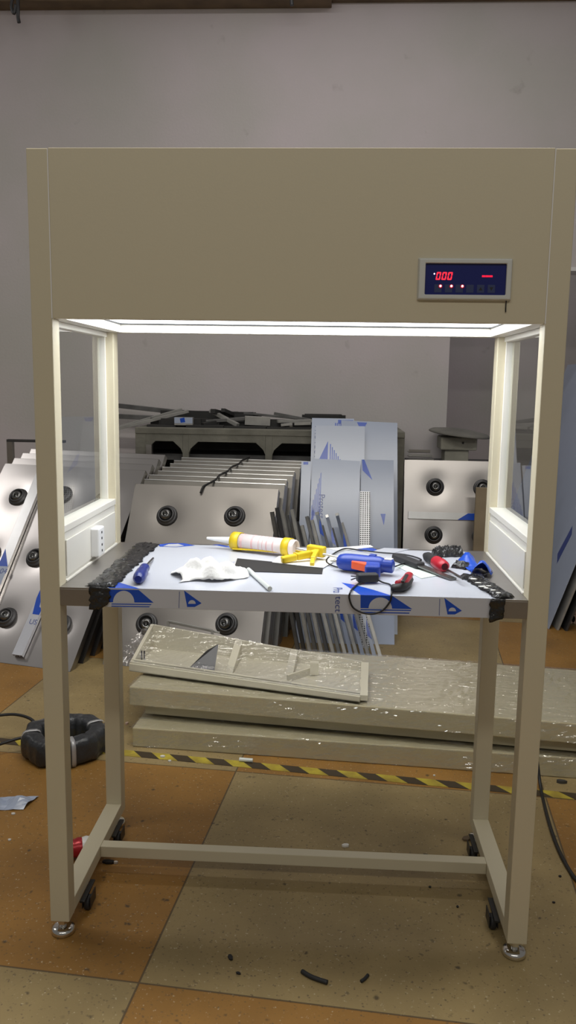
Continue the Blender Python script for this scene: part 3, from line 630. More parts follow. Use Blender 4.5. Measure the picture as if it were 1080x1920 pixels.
def nozzle_panel(label, group, bx_, by_, yaw, lean, w, Lh, noz, seed, t=.045, fine=True, sheet='stainless'):
    e_ = Matrix.Rotation(yaw, 4, 'Z') @ Matrix.Rotation(-lean, 4, 'X')
    r = thing('nozzle_panel', label, 'steel panel', (bx_, by_, 0.001), e_.to_euler(), group)
    m = MB(); rr = random.Random(seed)
    ctr = [(u*w, v*Lh) for u, v in noz]
    def fn(u, v):
        x, z = u*w, v*Lh; y = .0012*math.sin(5*x+seed)*math.sin(4*z+2*seed)
        for cx, cz in ctr: d2 = (x-cx)**2+(z-cz)**2; y += .0065*math.exp(-d2/(.075**2))
        e = min(u, 1-u, v, 1-v); y *= min(1, e*12)
        return (x, y, z)
    if fine: m.grid(fn, 56, 64)
    else: m.add([(0, 0, 0), (w, 0, 0), (w, 0, Lh), (0, 0, Lh)], [(0, 1, 2, 3)])
    m.build('face_sheet', sheet, r)
    m = MB(); g_ = .0018
    for q in (((0, 0, 0), (w, t, g_)), ((0, 0, Lh-g_), (w, t, Lh)), ((0, 0, 0), (g_, t, Lh)), ((w-g_, 0, 0), (w, t, Lh))): m.box(*q)
    for q in (((0, t, 0), (w, t+g_, .02)), ((0, t, Lh-.02), (w, t+g_, Lh)), ((0, t, 0), (.02, t+g_, Lh)), ((w-.02, t, 0), (w, t+g_, Lh))): m.box(*q)
    if not fine and sheet != 'stainless':
        lm = MB(); lm.box((0, -.0025, Lh-.004), (w, .001, Lh+.0005)); lm.build('lit_top_edge', 'aluminium', r)  # bright strip added to draw the lit top edge of each rear panel
    m.build('flange', 'stainless_edge' if sheet == 'stainless' else 'stainless_dull', r)
    for cx, cz in ctr: add_nozzle(r, cx, cz, .006 if fine else .001, (rr.uniform(-.3, .3), rr.uniform(-.3, .3)))
    return r
gl = 'nozzle panels stacked at the left'; gm = 'nozzle panels stacked behind the bench'
lnz = [(.206, .811), (.506, .84), (.80, .82), (.51, .499), (.82, .50), (.20, .50), (.487, .201), (.841, .196), (.17, .2)]
LP = []
for i, (bx_, by_, yaw, lean) in enumerate(((-2.061, 2.152, -.251, .735), (-2.035, 2.275, -.251, .705), (-2.01, 2.395, -.251, .675), (-1.985, 2.51, -.251, .65))):
    LP.append(nozzle_panel('steel nozzle panel leaning at the left, %s of its stack' % ('frontmost' if i == 0 else ORD[i]+' from the front'), gl, bx_, by_, yaw, lean, .928, 1.224, lnz if i == 0 else [], i, t=.034, fine=(i == 0)))
mnz = [(.261, .822), (.726, .836), (.245, .224), (.767, .252)]
NM = 8
MP = []
for i in range(NM):
    k = i/(NM-1)
    MP.append(nozzle_panel('steel nozzle panel leaning behind the bench, %s of the middle stack' % ('frontmost' if i == 0 else ORD[i]+' from the front'), gm, -1.036+.02*i+(.012 if i % 2 else 0), 2.047+.128*i, -.128+.01*k, .52-.21*k, .793, .985, mnz if i == 0 else [], 10+i, t=.05, fine=(i == 0), sheet='stainless_mid' if i == 0 else 'stainless_shaded'))
rx = at_y(762, 866, 3.5)
rp = nozzle_panel('upright steel nozzle panel leaning beside the passage at the right', None, .556, 3.28, -.02, .24, .62, .955, [], 31)
# dark cord over the top edges of the middle stack
m = MB(); cpts = []
for i, o_ in enumerate(MP):
    mw = Matrix.Translation(o_.location) @ o_.rotation_euler.to_matrix().to_4x4(); uu = (.50+.006*i)*.793
    if i == 0: cpts += [mw @ Vector((uu-.02, -.012, .985-.045)), mw @ Vector((uu-.012, -.012, .985-.01))]
    cpts.append(mw @ Vector((uu, .012, .985+.016)))
m.tube(cpts, .006, 0, 6, 4); tag(m.build('strap_cord', 'black'), 'dark cord lying over the top edges of the middle panel stack', 'cord')
# right panel nozzles placed on its face
def uvp(r, px, py):   # intersection of a pixel ray with the local plane y=0 of a thing
    mw = Matrix.Translation(r.location) @ r.rotation_euler.to_matrix().to_4x4(); iv = mw.inverted(); o = iv @ CAM; d = (iv.to_3x3() @ ray(px, py)); t = -o.y/d.y; return o+d*t
bpy.data.objects.remove([c for c in rp.children if c.name.startswith('face_sheet')][0])
ctr = [uvp(rp, 816, 913), uvp(rp, 813, 1003)]
ctr += [Vector((ctr[0].x+.30, 0, ctr[0].z)), Vector((ctr[1].x+.30, 0, ctr[1].z))]
m = MB()
def fn(u, v):
    x, z = u*.62, v*.955; y = .001*math.sin(5*x)*math.sin(4*z)
    for c in ctr: y += .0075*math.exp(-((x-c.x)**2+(z-c.z)**2)/(.075**2))
    return (x, y*min(1, min(u, 1-u, v, 1-v)*12), z)
m.grid(fn, 50, 60); m.build('face_sheet', 'stainless', rp)
for c in ctr: add_nozzle(rp, c.x, c.z, .006)
# strip across right panel
a, b = uvp(rp, 766, 957), uvp(rp, 892, 962); mw = Matrix.Translation(rp.location) @ rp.rotation_euler.to_matrix().to_4x4()
def strip_on(panel, pts, w, t, name, mats, label, cat, deco=None, group=None):
    """channel profile lying on a panel's face; local frame: x along the strip, y across, z off the face"""
    mw = Matrix.Translation(panel.location) @ panel.rotation_euler.to_matrix().to_4x4()
    p, q = [mw @ uvp(panel, *pt) for pt in pts]; nrm = (mw.to_3x3() @ Vector((0, -1, 0))).normalized(); d = (q-p); L = d.length; d.normalize(); s_ = nrm.cross(d)
    X = Matrix(((d.x, s_.x, nrm.x, p.x+nrm.x*.004), (d.y, s_.y, nrm.y, p.y+nrm.y*.004), (d.z, s_.z, nrm.z, p.z+nrm.z*.004), (0, 0, 0, 1)))
    r = thing(name, label, cat, X.to_translation(), X.to_euler(), group)
    m = MB(); tt = .003
    m.box((0, -w/2, t-tt), (L, w/2, t)); m.box((0, -w/2, 0), (L, -w/2+tt, t-tt)); m.box((0, w/2-tt, 0), (L, w/2, t-tt)); m.box((0, -w*.16, 0), (L, -w*.16+tt, t-tt)); m.box((0, w*.16-tt, 0), (L, w*.16, t-tt))
    m.build('profile', mats, r, bevel=.0008)
    return r, L
r, L = strip_on(rp, ((765, 966), (905, 970)), .046, .010, 'metal_strip', 'aluminium', 'metal strip with blue film end lying across the upright right panel', 'metal strip')
m = MB(); m.add([(L*.66, -.022, .0106), (L*.92, -.022, .0106), (L*.92, .0215, .0106), (L*.80, .0215, .0106)], [(0, 1, 2, 3)]); m.build('film_mark', 'film_blue', r)
# two aluminium profiles leaning on the left panel
def lettering(r, txt, size, x, y, rotq, z):
    vs, fs = text_faces(txt, size); m = MB(); c, s_ = math.cos(rotq), math.sin(rotq)
    m.add([(x+v.x*c-v.y*s_, y+v.x*s_+v.y*c, z) for v in vs], fs); m.build('lettering', 'film_ink', r)
r, L = strip_on(LP[0], ((-30, 1165), (92, 862)), .062, .022, 'aluminium_profile', 'aluminium', 'upper aluminium profile leaning across the left nozzle panel', 'profile')
m = MB(); xx = L*.30; m.add([(xx, -.03, .0226), (xx+.11, .028, .0226), (xx, .03, .0226)], [(0, 1, 2)]); m.add([(xx-.26, -.0305, .0224), (xx, -.0305, .0224), (xx, .0305, .0224), (xx-.26, .0305, .0224)], [(0, 1, 2, 3)], 1); m.build('film_mark', ['film_blue', 'film'], r)
lettering(r, '304', .045, xx-.045, -.006, -PI/2+.0, .0230)
r, L = strip_on(LP[0], ((36, 1232), (128, 1020)), .058, .022, 'aluminium_profile', 'film_pale', 'lower film covered profile leaning at the foot of the left nozzle panel', 'profile')
xx = L*.34
m = MB(); n = 14; arc = [(xx+.065+.030*math.cos(PI/2+PI*i/n*1.0), -.029+.030*math.sin(PI/2-PI*i/n*0)+0) for i in range(1)]
m.add([(xx, -.0285, .0226), (xx+.035, -.0285, .0226), (xx+.045, -.010, .0226), (xx+.075, -.004, .0226), (xx+.13, -.012, .0226), (xx+.14, .0285, .0226), (xx+.09, .0285, .0226), (xx, .012, .0226)], [tuple(range(8))]); m.build('film_mark', 'film_blue', r)
lettering(r, 'US', .040, xx-.055, -.012, -PI/2, .0228)
# ================================================================== BLUE FILM SHEETS
def film_sheet(label, x0, x1, yb, yt, zt, t=.002, decos=(), mat_='film', zb_=0.0, sl=0., txt=None, shear=0.):
    """leaning sheet, base at (.., yb, 0), top edge at (.., yt, zt); decos in (u,v) of the face"""
    w = x1-x0; L = math.hypot(yt-yb, zt); lean = math.atan2(yt-yb, zt)
    r = thing('film_sheet', label, 'metal sheet', ((x0), yb, .001), (-lean, 0, 0), 'film covered sheets leaning behind the bench')
    m = MB(); m.hexa([(0+shear, 0, 0), (w+shear, 0, 0), (w+shear, t, 0), (shear, t, 0), (0, 0, L), (w, 0, L+sl), (w, t, L+sl), (0, t, L)]); m.build('sheet', mat_, r)
    if decos:
        m = MB()
        for d in decos: m.add([(u*w, -.0008, L-v) for u, v in d], [tuple(range(len(d)))])
        m.build('film_mark', 'film_blue', r)
    if txt:
        for (s_, u, v, size) in txt:
            vs, fs = text_faces(s_, size); m = MB(); m.add([(u*w+a.y, -.0009, L-v-a.x) for a in vs], fs); m.build('lettering', 'film_ink', r)
    return r
def stripes(u0, v0, u1, v1, n, slope=0.):   # n thin vertical stripes, falling heights
    out = []
    for i in range(n):
        a = u0+(u1-u0)*i/n; b = a+(u1-u0)/n*.5; top = v0+(v1-v0)*slope*i/n
        out.append(((a, v1), (b, v1), (b, top), (a, top)))
    return out
pf = lambda px, py, y: at_y(px, py, y)
a = pf(585, 784, 3.28); b = pf(664, 783, 3.28)
film_sheet('tall film covered sheet at the back left of the film sheets', a.x, b.x, 2.72, 3.28, a.z, txt=[('PROTECT', .08, .16, .05)], decos=[((.62, .01), (.98, .01), (.98, .035), (.62, .035))]+stripes(.55, .03, .85, .09, 7))
a = pf(640, 788, 3.26); b = pf(745, 793, 3.26)
film_sheet('tall film covered sheet at the back right with a blue mark at its top', a.x, b.x, 2.70, 3.26, a.z, decos=[((.28, .012), (.46, .014), (.40, .06), (.34, .06))], sl=-.012, mat_='film_deep')
a = pf(592, 798, 3.18); b = pf(684, 800, 3.18)
film_sheet('film covered sheet with a large blue triangle and stripes', a.x, b.x, 2.62, 3.18, a.z, decos=[((.0, .28), (.26, .10), (.26, .28))]+stripes(.30, .12, .66, .31, 9, .92), mat_='film_light')
a = pf(677, 862, 3.04); b = pf(738, 865, 3.04)
film_sheet('narrow film covered sheet at the right of the film sheets', a.x, b.x, 2.51, 3.04, a.z, decos=[((.03, .0), (.10, .0), (.35, .13), (.05, .07)), ((.60, .34), (.75, .34), (.7, .41))], mat_='film_deep')
a = pf(554, 862, 3.08); b = pf(592, 857, 3.08)
film_sheet('narrow film covered sheet at the left edge of the film sheets', a.x+.04, b.x-.025, 2.49, 2.99, a.z, decos=[((.2, .005), (.7, .005), (.7, .022), (.2, .022))])
a = pf(585, 860, 3.02); b = pf(675, 866, 3.02)
film_sheet('film covered sheet with a striped blue sail shape in front of the others', a.x, b.x, 2.50, 3.02, a.z, decos=[((-.0, .42), (.05, .30), (.08, .34), (.03, .48))]+[((.02+.028*k, .36), (.034+.028*k, .36), (.034+.028*k, .29-.034*k), (.02+.028*k, .30-.034*k)) for k in range(7)], txt=[('Protect', .17, .30, .05)], sl=-.01)
a = pf(675, 920, 2.90); b = pf(694, 920, 2.90)
w = b.x-a.x; L = math.hypot(.45, a.z)
r = thing('perforated_strip', 'narrow perforated metal strip among the film sheets', 'metal strip', (a.x, 2.44, .001), (-math.atan2(.46, a.z), 0, 0)); m = MB(); m.box((0, 0, 0), (w, .003, L)); m.build('sheet', 'perforated', r)
# ================================================================== SLATS
def slat(label, base_px, top_px, yt, w, t, mt, film=False, i=0):
    b = at_z(base_px[0], base_px[1], 0.01); tpp = at_y(top_px[0], top_px[1], yt); d = tpp-b; L = d.length
    rot = Matrix((*[tuple(v) for v in (Vector((1, 0, 0)),)],)) if False else None
    zax = d.normalized(); xax = Vector((1, -.25, 0)); xax = (xax-zax*xax.dot(zax)).normalized(); yax = zax.cross(xax)
    X = Matrix(((xax.x, yax.x, zax.x, b.x), (xax.y, yax.y, zax.y, b.y), (xax.z, yax.z, zax.z, b.z), (0, 0, 0, 1)))
    r = thing('steel_channel', label, 'metal channel', X.to_translation(), X.to_euler(), 'metal channels leaning in a fan behind the bench')
    m = MB(); m.box((-w/2, 0, 0), (w/2, t*.15, L)); m.box((-w/2, 0, 0), (-w/2+.002, t, L)); m.box((w/2-.002, 0, 0), (w/2, t, L)); m.build('profile', mt, r)
    if film:
        m = MB(); m.add([(-w/2, -.001, .0), (w/2, -.001, .0), (w/2, -.001, L*.98), (-w/2, -.001, L*.98)], [(0, 1, 2, 3)])
        fo = .05*((i*7) % 5)
        for lv in (.12, .36, .70): m.add([(-w*.45, -.0016, L*(lv+fo)), (w*.45, -.0016, L*(lv+fo-.03)), (w*.45, -.0016, L*(lv+fo+.10)), (-w*.2, -.0016, L*(lv+fo+.05))], [(0, 1, 2, 3)], 1); m.build('film', ['film', 'film_blue'], r)
    return r
SL = [((560+11.2*i, 1230+i), (509+9.4*i, ty), mt) for i, (ty, mt) in enumerate(((960, 'scrap_grey'), (952, 'dark_steel'), (957, 'scrap_light'), (966, 'scrap_grey'), (955, 'scrap_light'), (978, 'dark_steel'), (985, 'scrap_light'), (968, 'scrap_grey'), (975, 'scrap_light'), (960, 'scrap_light'), (985, 'scrap_grey'), (965, 'aluminium'), (990, 'dark_steel'), (962, 'aluminium'), (980, 'scrap_light')))]
for i, (b_, t_, mt) in enumerate(SL):
    slat('grey metal channel leaning behind the bench, %s from the left of the fan' % ORD[i], b_, t_, 2.30+.034*i, .019, .015, mt, film=i in (9, 11, 13), i=i)
# ================================================================== BACK WORKBENCH with scrap
YB = 3.36
wb = thing('old_workbench', 'old grey workbench with cut out apron against the back wall', 'workbench', (0, YB, 0))
xl, xr = -1.17, .545; zt_ = 1.115; zt_s = 1.075
m = MB(); m.box((xl, 0, zt_s), (xr, .60, zt_)); m.build('slab', 'concrete', wb, bevel=.004)
# apron with openings: polygons in xz, y thickness
m = MB()
def apron(x0, x1):   # opening between x0 and x1 with chamfered upper corners; the surrounding strip
    pass
za, zo, c = zt_s, 1.03, .05
legs = [(-1.17, -1.10), (-.865, -.825), (-.335, -.29), (.2, .25), (.49, .545)]
def pxz(poly): m.prism([(x, -z) for x, z in poly], .05, 0, mtx((0, .055, 0), (PI/2, 0, 0)) @ Matrix.Scale(-1, 4, (0, 1, 0)))
def addp(poly):
    n = len(poly); vs = [(x, .004, z) for x, z in poly]+[(x, .055, z) for x, z in poly]
    m.add(vs, [tuple(range(n)), tuple(range(2*n-1, n-1, -1))]+[(i, n+i, n+(i+1) % n, (i+1) % n) for i in range(n)])
for i in range(len(legs)-1):
    a, b = legs[i][1], legs[i+1][0]
    addp([(a, za), (a, .955), (a+.012, .985), (a+.06, zo), (b-.06, zo), (b-.012, .985), (b, .955), (b, za)])
m.build('apron', 'concrete', wb)
for a, b in legs:
    m = MB(); m.box((a, .004, 0), (b, .06, za)); m.build('leg', 'concrete', wb, bevel=.003)
m = MB(); m.box((xl, .50, 0), (xr, .53, za)); m.box((xr-.03, .06, 0), (xr, .5, za)); m.box((xl, .06, 0), (xl+.03, .5, za)); m.box((xl, .06, .55), (xr, .5, .58)); m.build('shade_panels', 'shade_panels', wb)  # dark panels added so the space under the slab stays in shadow
m = MB(); m.box((xl+.03, .12, .90), (xr-.03, .48, .94)); m.build('shelf', 'scrap_grey', wb)
# scrap pile: individual off cuts on the slab
def scrap(label, p, q, y0, y1, w, hgt, mt, name='profile_offcut', cat='metal offcut'):
    a, b = at_y(*p, y0), at_y(*q, y1); m = MB(); o = (a+b)*.5
    m.bar(a-o, b-o, w, hgt); return tag(m.build(name, mt, loc=o, bevel=.001), label, cat, 'profile offcuts piled on the old workbench')
items = [
 ((190, 757), (335, 773), 3.86, 3.80, .05, .03, 'scrap_grey', 'long dark flat bar at the top left of the scrap pile'),
 ((196, 779), (330, 786), 3.74, 3.74, .06, .03, 'scrap_grey', 'dark bar under the long flat bar at the left of the scrap pile'),
 ((206, 806), (341, 768), 3.48, 3.70, .02, .02, 'scrap_light', 'upper of two pale bars lying askew at the left of the scrap pile'),
 ((214, 805), (353, 771), 3.42, 3.64, .02, .02, 'scrap_light', 'lower of two pale bars lying askew at the left of the scrap pile'),
 ((290, 783), (410, 777), 3.72, 3.78, .04, .022, 'scrap_light', 'pale bar behind the blue labelled offcut'),
 ((330, 771), (400, 776), 3.84, 3.84, .04, .024, 'scrap_grey', 'grey bar along the wall in the middle of the scrap pile'),
 ((395, 770), (446, 797), 3.62, 3.50, .03, .022, 'scrap_light', 'pale bar slanting down in the middle of the scrap pile'),
 ((399, 771), (420, 776), 3.55, 3.7, .035, .03, 'scrap_dark', 'short black bar end at the top of the scrap pile'),
 ((418, 769), (436, 777), 3.6, 3.72, .03, .024, 'scrap_dark', 'short black hollow bar right of the black bar end'),
 ((385, 790), (470, 784), 3.52, 3.60, .06, .02, 'scrap_grey', 'grey bar lying low in the middle of the scrap pile'),
 ((455, 774), (560, 785), 3.80, 3.78, .05, .014, 'scrap_grey', 'dark bar behind the wide grey plate'),
 ((459, 788), (506, 790), 3.56, 3.58, .10, .055, 'scrap_light', 'wide grey plate at the right of the scrap pile'),
 ((514, 775), (583, 788), 3.66, 3.66, .035, .018, 'scrap_grey', 'dark bar at the top right of the scrap pile'),
 ((520, 790), (584, 789), 3.50, 3.56, .04, .018, 'scrap_light', 'pale bar at the right end of the scrap pile'),
 ((527, 797), (548, 795), 3.46, 3.46, .03, .016, 'scrap_light', 'short pale offcut at the right end of the scrap pile'),
 ((552, 795), (583, 794), 3.46, 3.46, .03, .016, 'scrap_light', 'short pale offcut next to the blue film sheets'),
 ((276, 800), (330, 802), 3.46, 3.48, .06, .03, 'scrap_dark', 'dark offcut under the pale askew bars'),
 ((350, 801), (420, 802), 3.46, 3.46, .06, .032, 'scrap_dark', 'dark offcut below the blue labelled offcut'),
 ((420, 803), (500, 804), 3.48, 3.46, .06, .03, 'scrap_dark', 'dark offcut below the wide grey plate'),
 ((500, 805), (582, 806), 3.46, 3.48, .06, .03, 'scrap_dark', 'dark offcut at the lower right of the scrap pile'),
 ((380, 797), (404, 793), 3.45, 3.5, .04, .03, 'scrap_dark', 'black block in the middle of the scrap pile'),
 ((300, 792), (345, 795), 3.56, 3.56, .08, .03, 'scrap_dark', 'black block behind the blue labelled offcut'),
]
for p, q, y0, y1, w, hg, mt, lb in items: scrap(lb, p, q, y0, y1, w, hg, mt)
# dark bed of small pieces fills the pile down to the slab
for i, (xa, xb, yy, hh) in enumerate(((-1.15, -.62, 3.62, .055), (-.62, -.18, 3.66, .06), (-.18, .30, 3.66, .055), (-1.1, -.2, 3.82, .10), (-.2, .3, 3.84, .09))):
    m = MB(); rr = random.Random(40+i)
    for k in range(10):
        x0 = xa+(xb-xa)*rr.random()*.5; x1 = x0+(xb-xa)*.5; y0 = yy-.10+.2*rr.random(); z0 = zt_+.0; m.box((x0, y0-.02, z0), (x1, y0+.02, zt_+hh*(.5+.5*rr.random())))
    tag(m.build('scrap_bed', 'scrap_dark'), ['dark heap of short offcuts at the left front of the scrap pile', 'dark heap of short offcuts at the middle front of the scrap pile', 'dark heap of short offcuts at the right front of the scrap pile', 'dark heap of short offcuts along the wall at the left', 'dark heap of short offcuts along the wall at the right'][i], 'offcuts', kind='stuff')
a = at_y(327, 797, 3.44); b = at_y(361, 783, 3.44)
lb_ = thing('labelled_offcut', 'grey offcut with blue printed film lying on the scrap pile', 'metal offcut', (a.x, 3.44, a.z)); m = MB(); m.box((0, 0, 0), (b.x-a.x, .05, b.z-a.z)); m.build('profile', 'scrap_light', lb_)
m = MB(); ww, hh = b.x-a.x, b.z-a.z; m.add([(.0, -.001, .012), (ww, -.001, .012), (ww, -.001, hh), (0, -.001, hh)], [(0, 1, 2, 3)], 0); m.add([(ww*.35, -.0016, .016), (ww*.6, -.0016, .02), (ww*.55, -.0016, hh), (ww*.3, -.0016, hh*.85)], [(0, 1, 2, 3)], 1); m.build('film_mark', ['film', 'film_blue'], lb_)
# bars overhanging at the far left on trestle (only their ends show beside the post)
a, b = at_y(12, 825, 3.3), at_y(120, 828, 3.3)
hb_ = thing('angle_rail', 'grey angle rail running along the wall behind the left stack', 'rail', (a.x, 3.3, 0)); m = MB(); m.box((0, 0, a.z-.012), (b.x-a.x, .04, a.z+.004)); m.build('rail_bar', 'dark_steel', hb_)
for k in (0, .9):
    m = MB(); m.box((k, 0, 0), (k+.035, .04, a.z-.012)); m.build('leg', 'stainless_dull', hb_)
# ================================================================== CABINET + VENTILATOR DISC
cz = at_y(855, 866, 3.72).z
cb_ = thing('steel_cabinet', 'dark cabinet behind the upright nozzle panel by the passage', 'cabinet', (.6, 3.62, 0)); m = MB(); m.box((0, 0, 0), (.62, .34, cz)); m.build('body', 'dark_steel', cb_, bevel=.003)
m = MB(); m.box((.02, -.004, .03), (.60, 0, cz-.03)); m.build('door', 'dark_steel', cb_)
pb = at_y(845, 866, 3.80)
vd = thing('vent_cowl', 'dusty grey vent cowl with round disc cap standing on the cabinet', 'vent cowl', (pb.x+.03, 3.80, cz+.001))
s = at_y(900, 840, 3.8).x-at_y(800, 840, 3.8).x; s /= 100
m = MB(); m.box((-.085, -.09, 0), (.075, .09, 22*s)); b1 = m.build('base_block', 'block', vd, bevel=.006)
m = MB(); m.box((-.115, -.11, 22*s), (.125, .11, 46*s)); b2 = m.build('neck_block', 'block', vd, bevel=.008)
m = MB(); m.lathe([(.008, 0), (.008, .002)], 12, 0, mtx((.03, -.1105, 36*s), (PI/2, 0, 0))); m.build('hole', 'black', b2)
m = MB(); m.lathe([(0, -.004), (.10, -.002), (.205, -.006), (.208, .0), (.19, .012), (.10, .026), (.0, .032)], 40, 0, mtx((.02, 0, 46*s+.02), (.05, .10, 0))); m.build('disc_cap', 'dusty', vd)
a = at_y(764, 862, 3.74); b = at_y(812, 838, 3.74)
sb = thing('profile_bundle', 'shiny bundle of short aluminium channels beside the vent cowl', 'metal channels', (a.x, 3.66, cz+.001)); m = MB(); w, hh = b.x-a.x, b.z-a.z
for k in range(3): m.box((.0, 0, k*hh/3), (w*(1-.08*k), .12, k*hh/3+.003)); m.box((0, 0, k*hh/3), (w*(1-.08*k), .003, (k+.7)*hh/3))
m.build('channel', 'stainless_edge', sb)
a = at_y(890, 912, 3.3); b = at_y(913, 912, 3.3)
bp_ = tag((lambda m: (m.box((a.x, 3.24, 0), (b.x, 3.262, a.z)), m.build('wood_board', 'wood', bevel=.002))[1])(MB()), 'narrow brown board standing in front of the upright right panel', 'board')
# ================================================================== RIGHT SHEETS
def lean_right(label, xb, y0, y1, lean, L, mat_, t=.004, decos=None, group='sheets leaning to the right by the passage'):
    r = thing('leaning_sheet', label, 'metal sheet', (xb, y0, .001), (0, lean, 0), group)
    m = MB(); m.box((0, 0, 0), (t, y1-y0, L)); m.build('sheet', mat_, r)
    if decos:
        m = MB()
        for d in decos: m.add([(-.001, y, z) for y, z in d], [tuple(range(len(d)))])
        m.build('film_mark', 'film_ink', r)
    return r
lean_right('film covered sheet leaning right beside the bench, nearest of three', 1.385, 2.90, 4.75, .315, 1.66, 'film', decos=[((.06, .95), (.12, .75), (.15, .78), (.10, .98)), ((.02, .62), (.05, .50), (.08, .55), (.06, .64)), ((.3, 1.2), (.34, 1.12), (.36, 1.2)), ((.5, 1.05), (.56, .86), (.6, 1.0)), ((.25, .55), (.3, .35), (.36, .4), (.3, .6)), ((.9, 1.3), (.98, 1.2), (1.0, 1.32))])
lean_right('grey sheet leaning right beside the bench, middle of three', 1.43, 2.885, 3.7, .315, 1.58, 'scrap_light', t=.012)
lean_right('dark edged sheet leaning right beside the bench, third of three', 1.475, 2.87, 3.7, .315, 1.58, 'dark_steel', t=.012)
# support rack behind them
rk = thing('steel_rack', 'dark steel rack standing behind the leaning sheets at the right', 'rack', (2.02, 2.95, 0)); 
for yy in (0, .9):
    m = MB(); m.box((0, yy, 0), (.04, yy+.04, 1.3)); m.build('leg', 'dark_steel', rk)
    m = MB(); m.box((.55, yy, 0), (.59, yy+.04, 1.3)); m.build('leg', 'dark_steel', rk)
m = MB(); m.box((0, 0, 1.3), (.59, .94, 1.33)); m.box((0.0, 0, .55), (.59, .94, .57)); m.box((.1, .9, 0), (.59, .93, 1.3)); m.build('shelf', 'dark_steel', rk)
m = MB(); m.box((0, .03, .0), (.02, .9, 1.3)); m.build('side_sheet', 'scrap_dark', rk)
def foam(px, py, label):
    p = at_y(px, py, 3.0); m = MB(); m.rod((0, 0, 0), (0, .5, 0), .032, 0, 18); return tag(m.build('foam_roll', 'pink_foam', loc=(p.x, 3.0, p.z)), label, 'foam roll', 'foam rolls under the leaning sheets')
p = at_z(1056, 1178, 0)
for k, lb in ((0, 'lower pink foam roll on the floor under the leaning sheets'), (1, 'upper pink foam roll on another under the leaning sheets')):
    for q in (0,):
        m = MB(); m.rod((-.020, 0, .032), (-.020, .3, .032), .031, 0, 18); m.rod((.020, 0, .032), (.020, .3, .032), .031, 0, 18); tag(m.build('foam_roll', 'pink_foam', loc=(1.562, 3.02, .0+.060*k)), lb, 'foam roll', 'foam rolls under the leaning sheets')
# ================================================================== WRAPPED PACKAGES
lo = thing('wrapped_panel_box', 'long cream panel wrapped in clear film, lower of the two on the floor', 'wrapped panel', (-.66, 1.123, .001), (0, 0, -.075))
m = MB(); m.box((0, 0, 0), (2.35, .60, .078)); m.build('panel', 'cream', lo, bevel=.004)
def wrap(parent, x0, x1, y0, y1, z0, z1, seed, nx=150):
    m = MB(); rr = random.Random(seed); g0 = .004
    prof = [(y0-g0, z0+.002), (y0-g0, (z0+z1)/2), (y0-g0, z1+g0), (y0+(y1-y0)*.33, z1+g0), (y0+(y1-y0)*.66, z1+g0), (y1+g0, z1+g0), (y1+g0, z0+.002)]
    pr2 = []
    for i in range(len(prof)-1):
        for k in range(5):
            t = k/5; pr2.append((prof[i][0]*(1-t)+prof[i+1][0]*t, prof[i][1]*(1-t)+prof[i+1][1]*t))
    pr2.append(prof[-1])
    def fn(u, v):
        k = min(int(round(v*(len(pr2)-1))), len(pr2)-1); y, z = pr2[k]; pa = max(0, math.sin(u*23+seed)*math.sin(u*9+k*.35+2*seed)); j = .0025+.0075*pa*pa
        return (x0-.004+(x1-x0+.008)*u+(rr.random()-.5)*.006, y+(rr.random()-.8)*j*(1 if y < y0 or True else 1), z+rr.random()*j*.6)
    m.grid(fn, nx, len(pr2)-1, 0, False); return m.build('stretch_film', 'stretch_film', parent)
wrap(lo, 0, 2.35, 0, .60, 0, .078, 1)
hi = thing('wrapped_panel_box', 'long cream panel wrapped in clear film, upper of the two, carrying the tray', 'wrapped panel', (-.69, 1.20, .0905), (0, 0, -.125))
m = MB(); m.box((.05, .045, 0), (2.4, .50, .048)); m.build('base_channel', 'cream', hi)
m = MB(); m.box((0, 0, .048), (2.45, .60, .124)); m.build('panel', 'cream', hi, bevel=.004)
wrap(hi, 0, 2.45, 0, .60, .048, .124, 2)
# tray with dividers, wrapped
ZP = .2265
FL, FR, BL, BR = [Vector(v) for v in ((-.725, 1.345, .258), (.215, 1.095, .246), (-.70, 1.640, .338), (.232, 1.43, .268))]
tr = thing('wrapped_tray', 'open cream metal tray with dividers and clear film on the upper wrapped panel', 'tray', ((FL.x+FR.x)/2, (FL.y+BR.y)/2, ZP)); O = tr.location.copy()
def lerp(a, b, t): return a*(1-t)+b*t
def wallq(m, p, q, t, dz0=None, thick=.012, mi=0):
    d = (q-p); d.z = 0; s_ = Vector((-d.y, d.x, 0)).normalized()*thick
    lo0, lo1 = Vector((p.x, p.y, ZP)), Vector((q.x, q.y, ZP))
    m.hexa([lo0-O, lo1-O, lo1+s_-O, lo0+s_-O, p-O, q-O, q+s_-O, p+s_-O], mi)
m = MB(); wallq(m, FL, FR, 0); m.build('rim', 'cream_light', tr)
m = MB(); wallq(m, BL, BR, 0); m.build('back_wall', 'cream_light', tr)
m = MB(); wallq(m, BL, FL+(BL-FL)*.05, 0, thick=.014); m.build('end_wall', 'cream_light', tr)
m = MB(); wallq(m, BR, FR+(BR-FR)*.05, 0, thick=.03); m.build('end_wall', 'cream_light', tr)
m = MB()
f = [Vector((v.x, v.y, ZP)) for v in (FL, FR, BR, BL)]; m.hexa([p-O for p in f]+[p-O+Vector((0, 0, .004)) for p in f]); m.build('tray_floor', 'cream_light', tr)
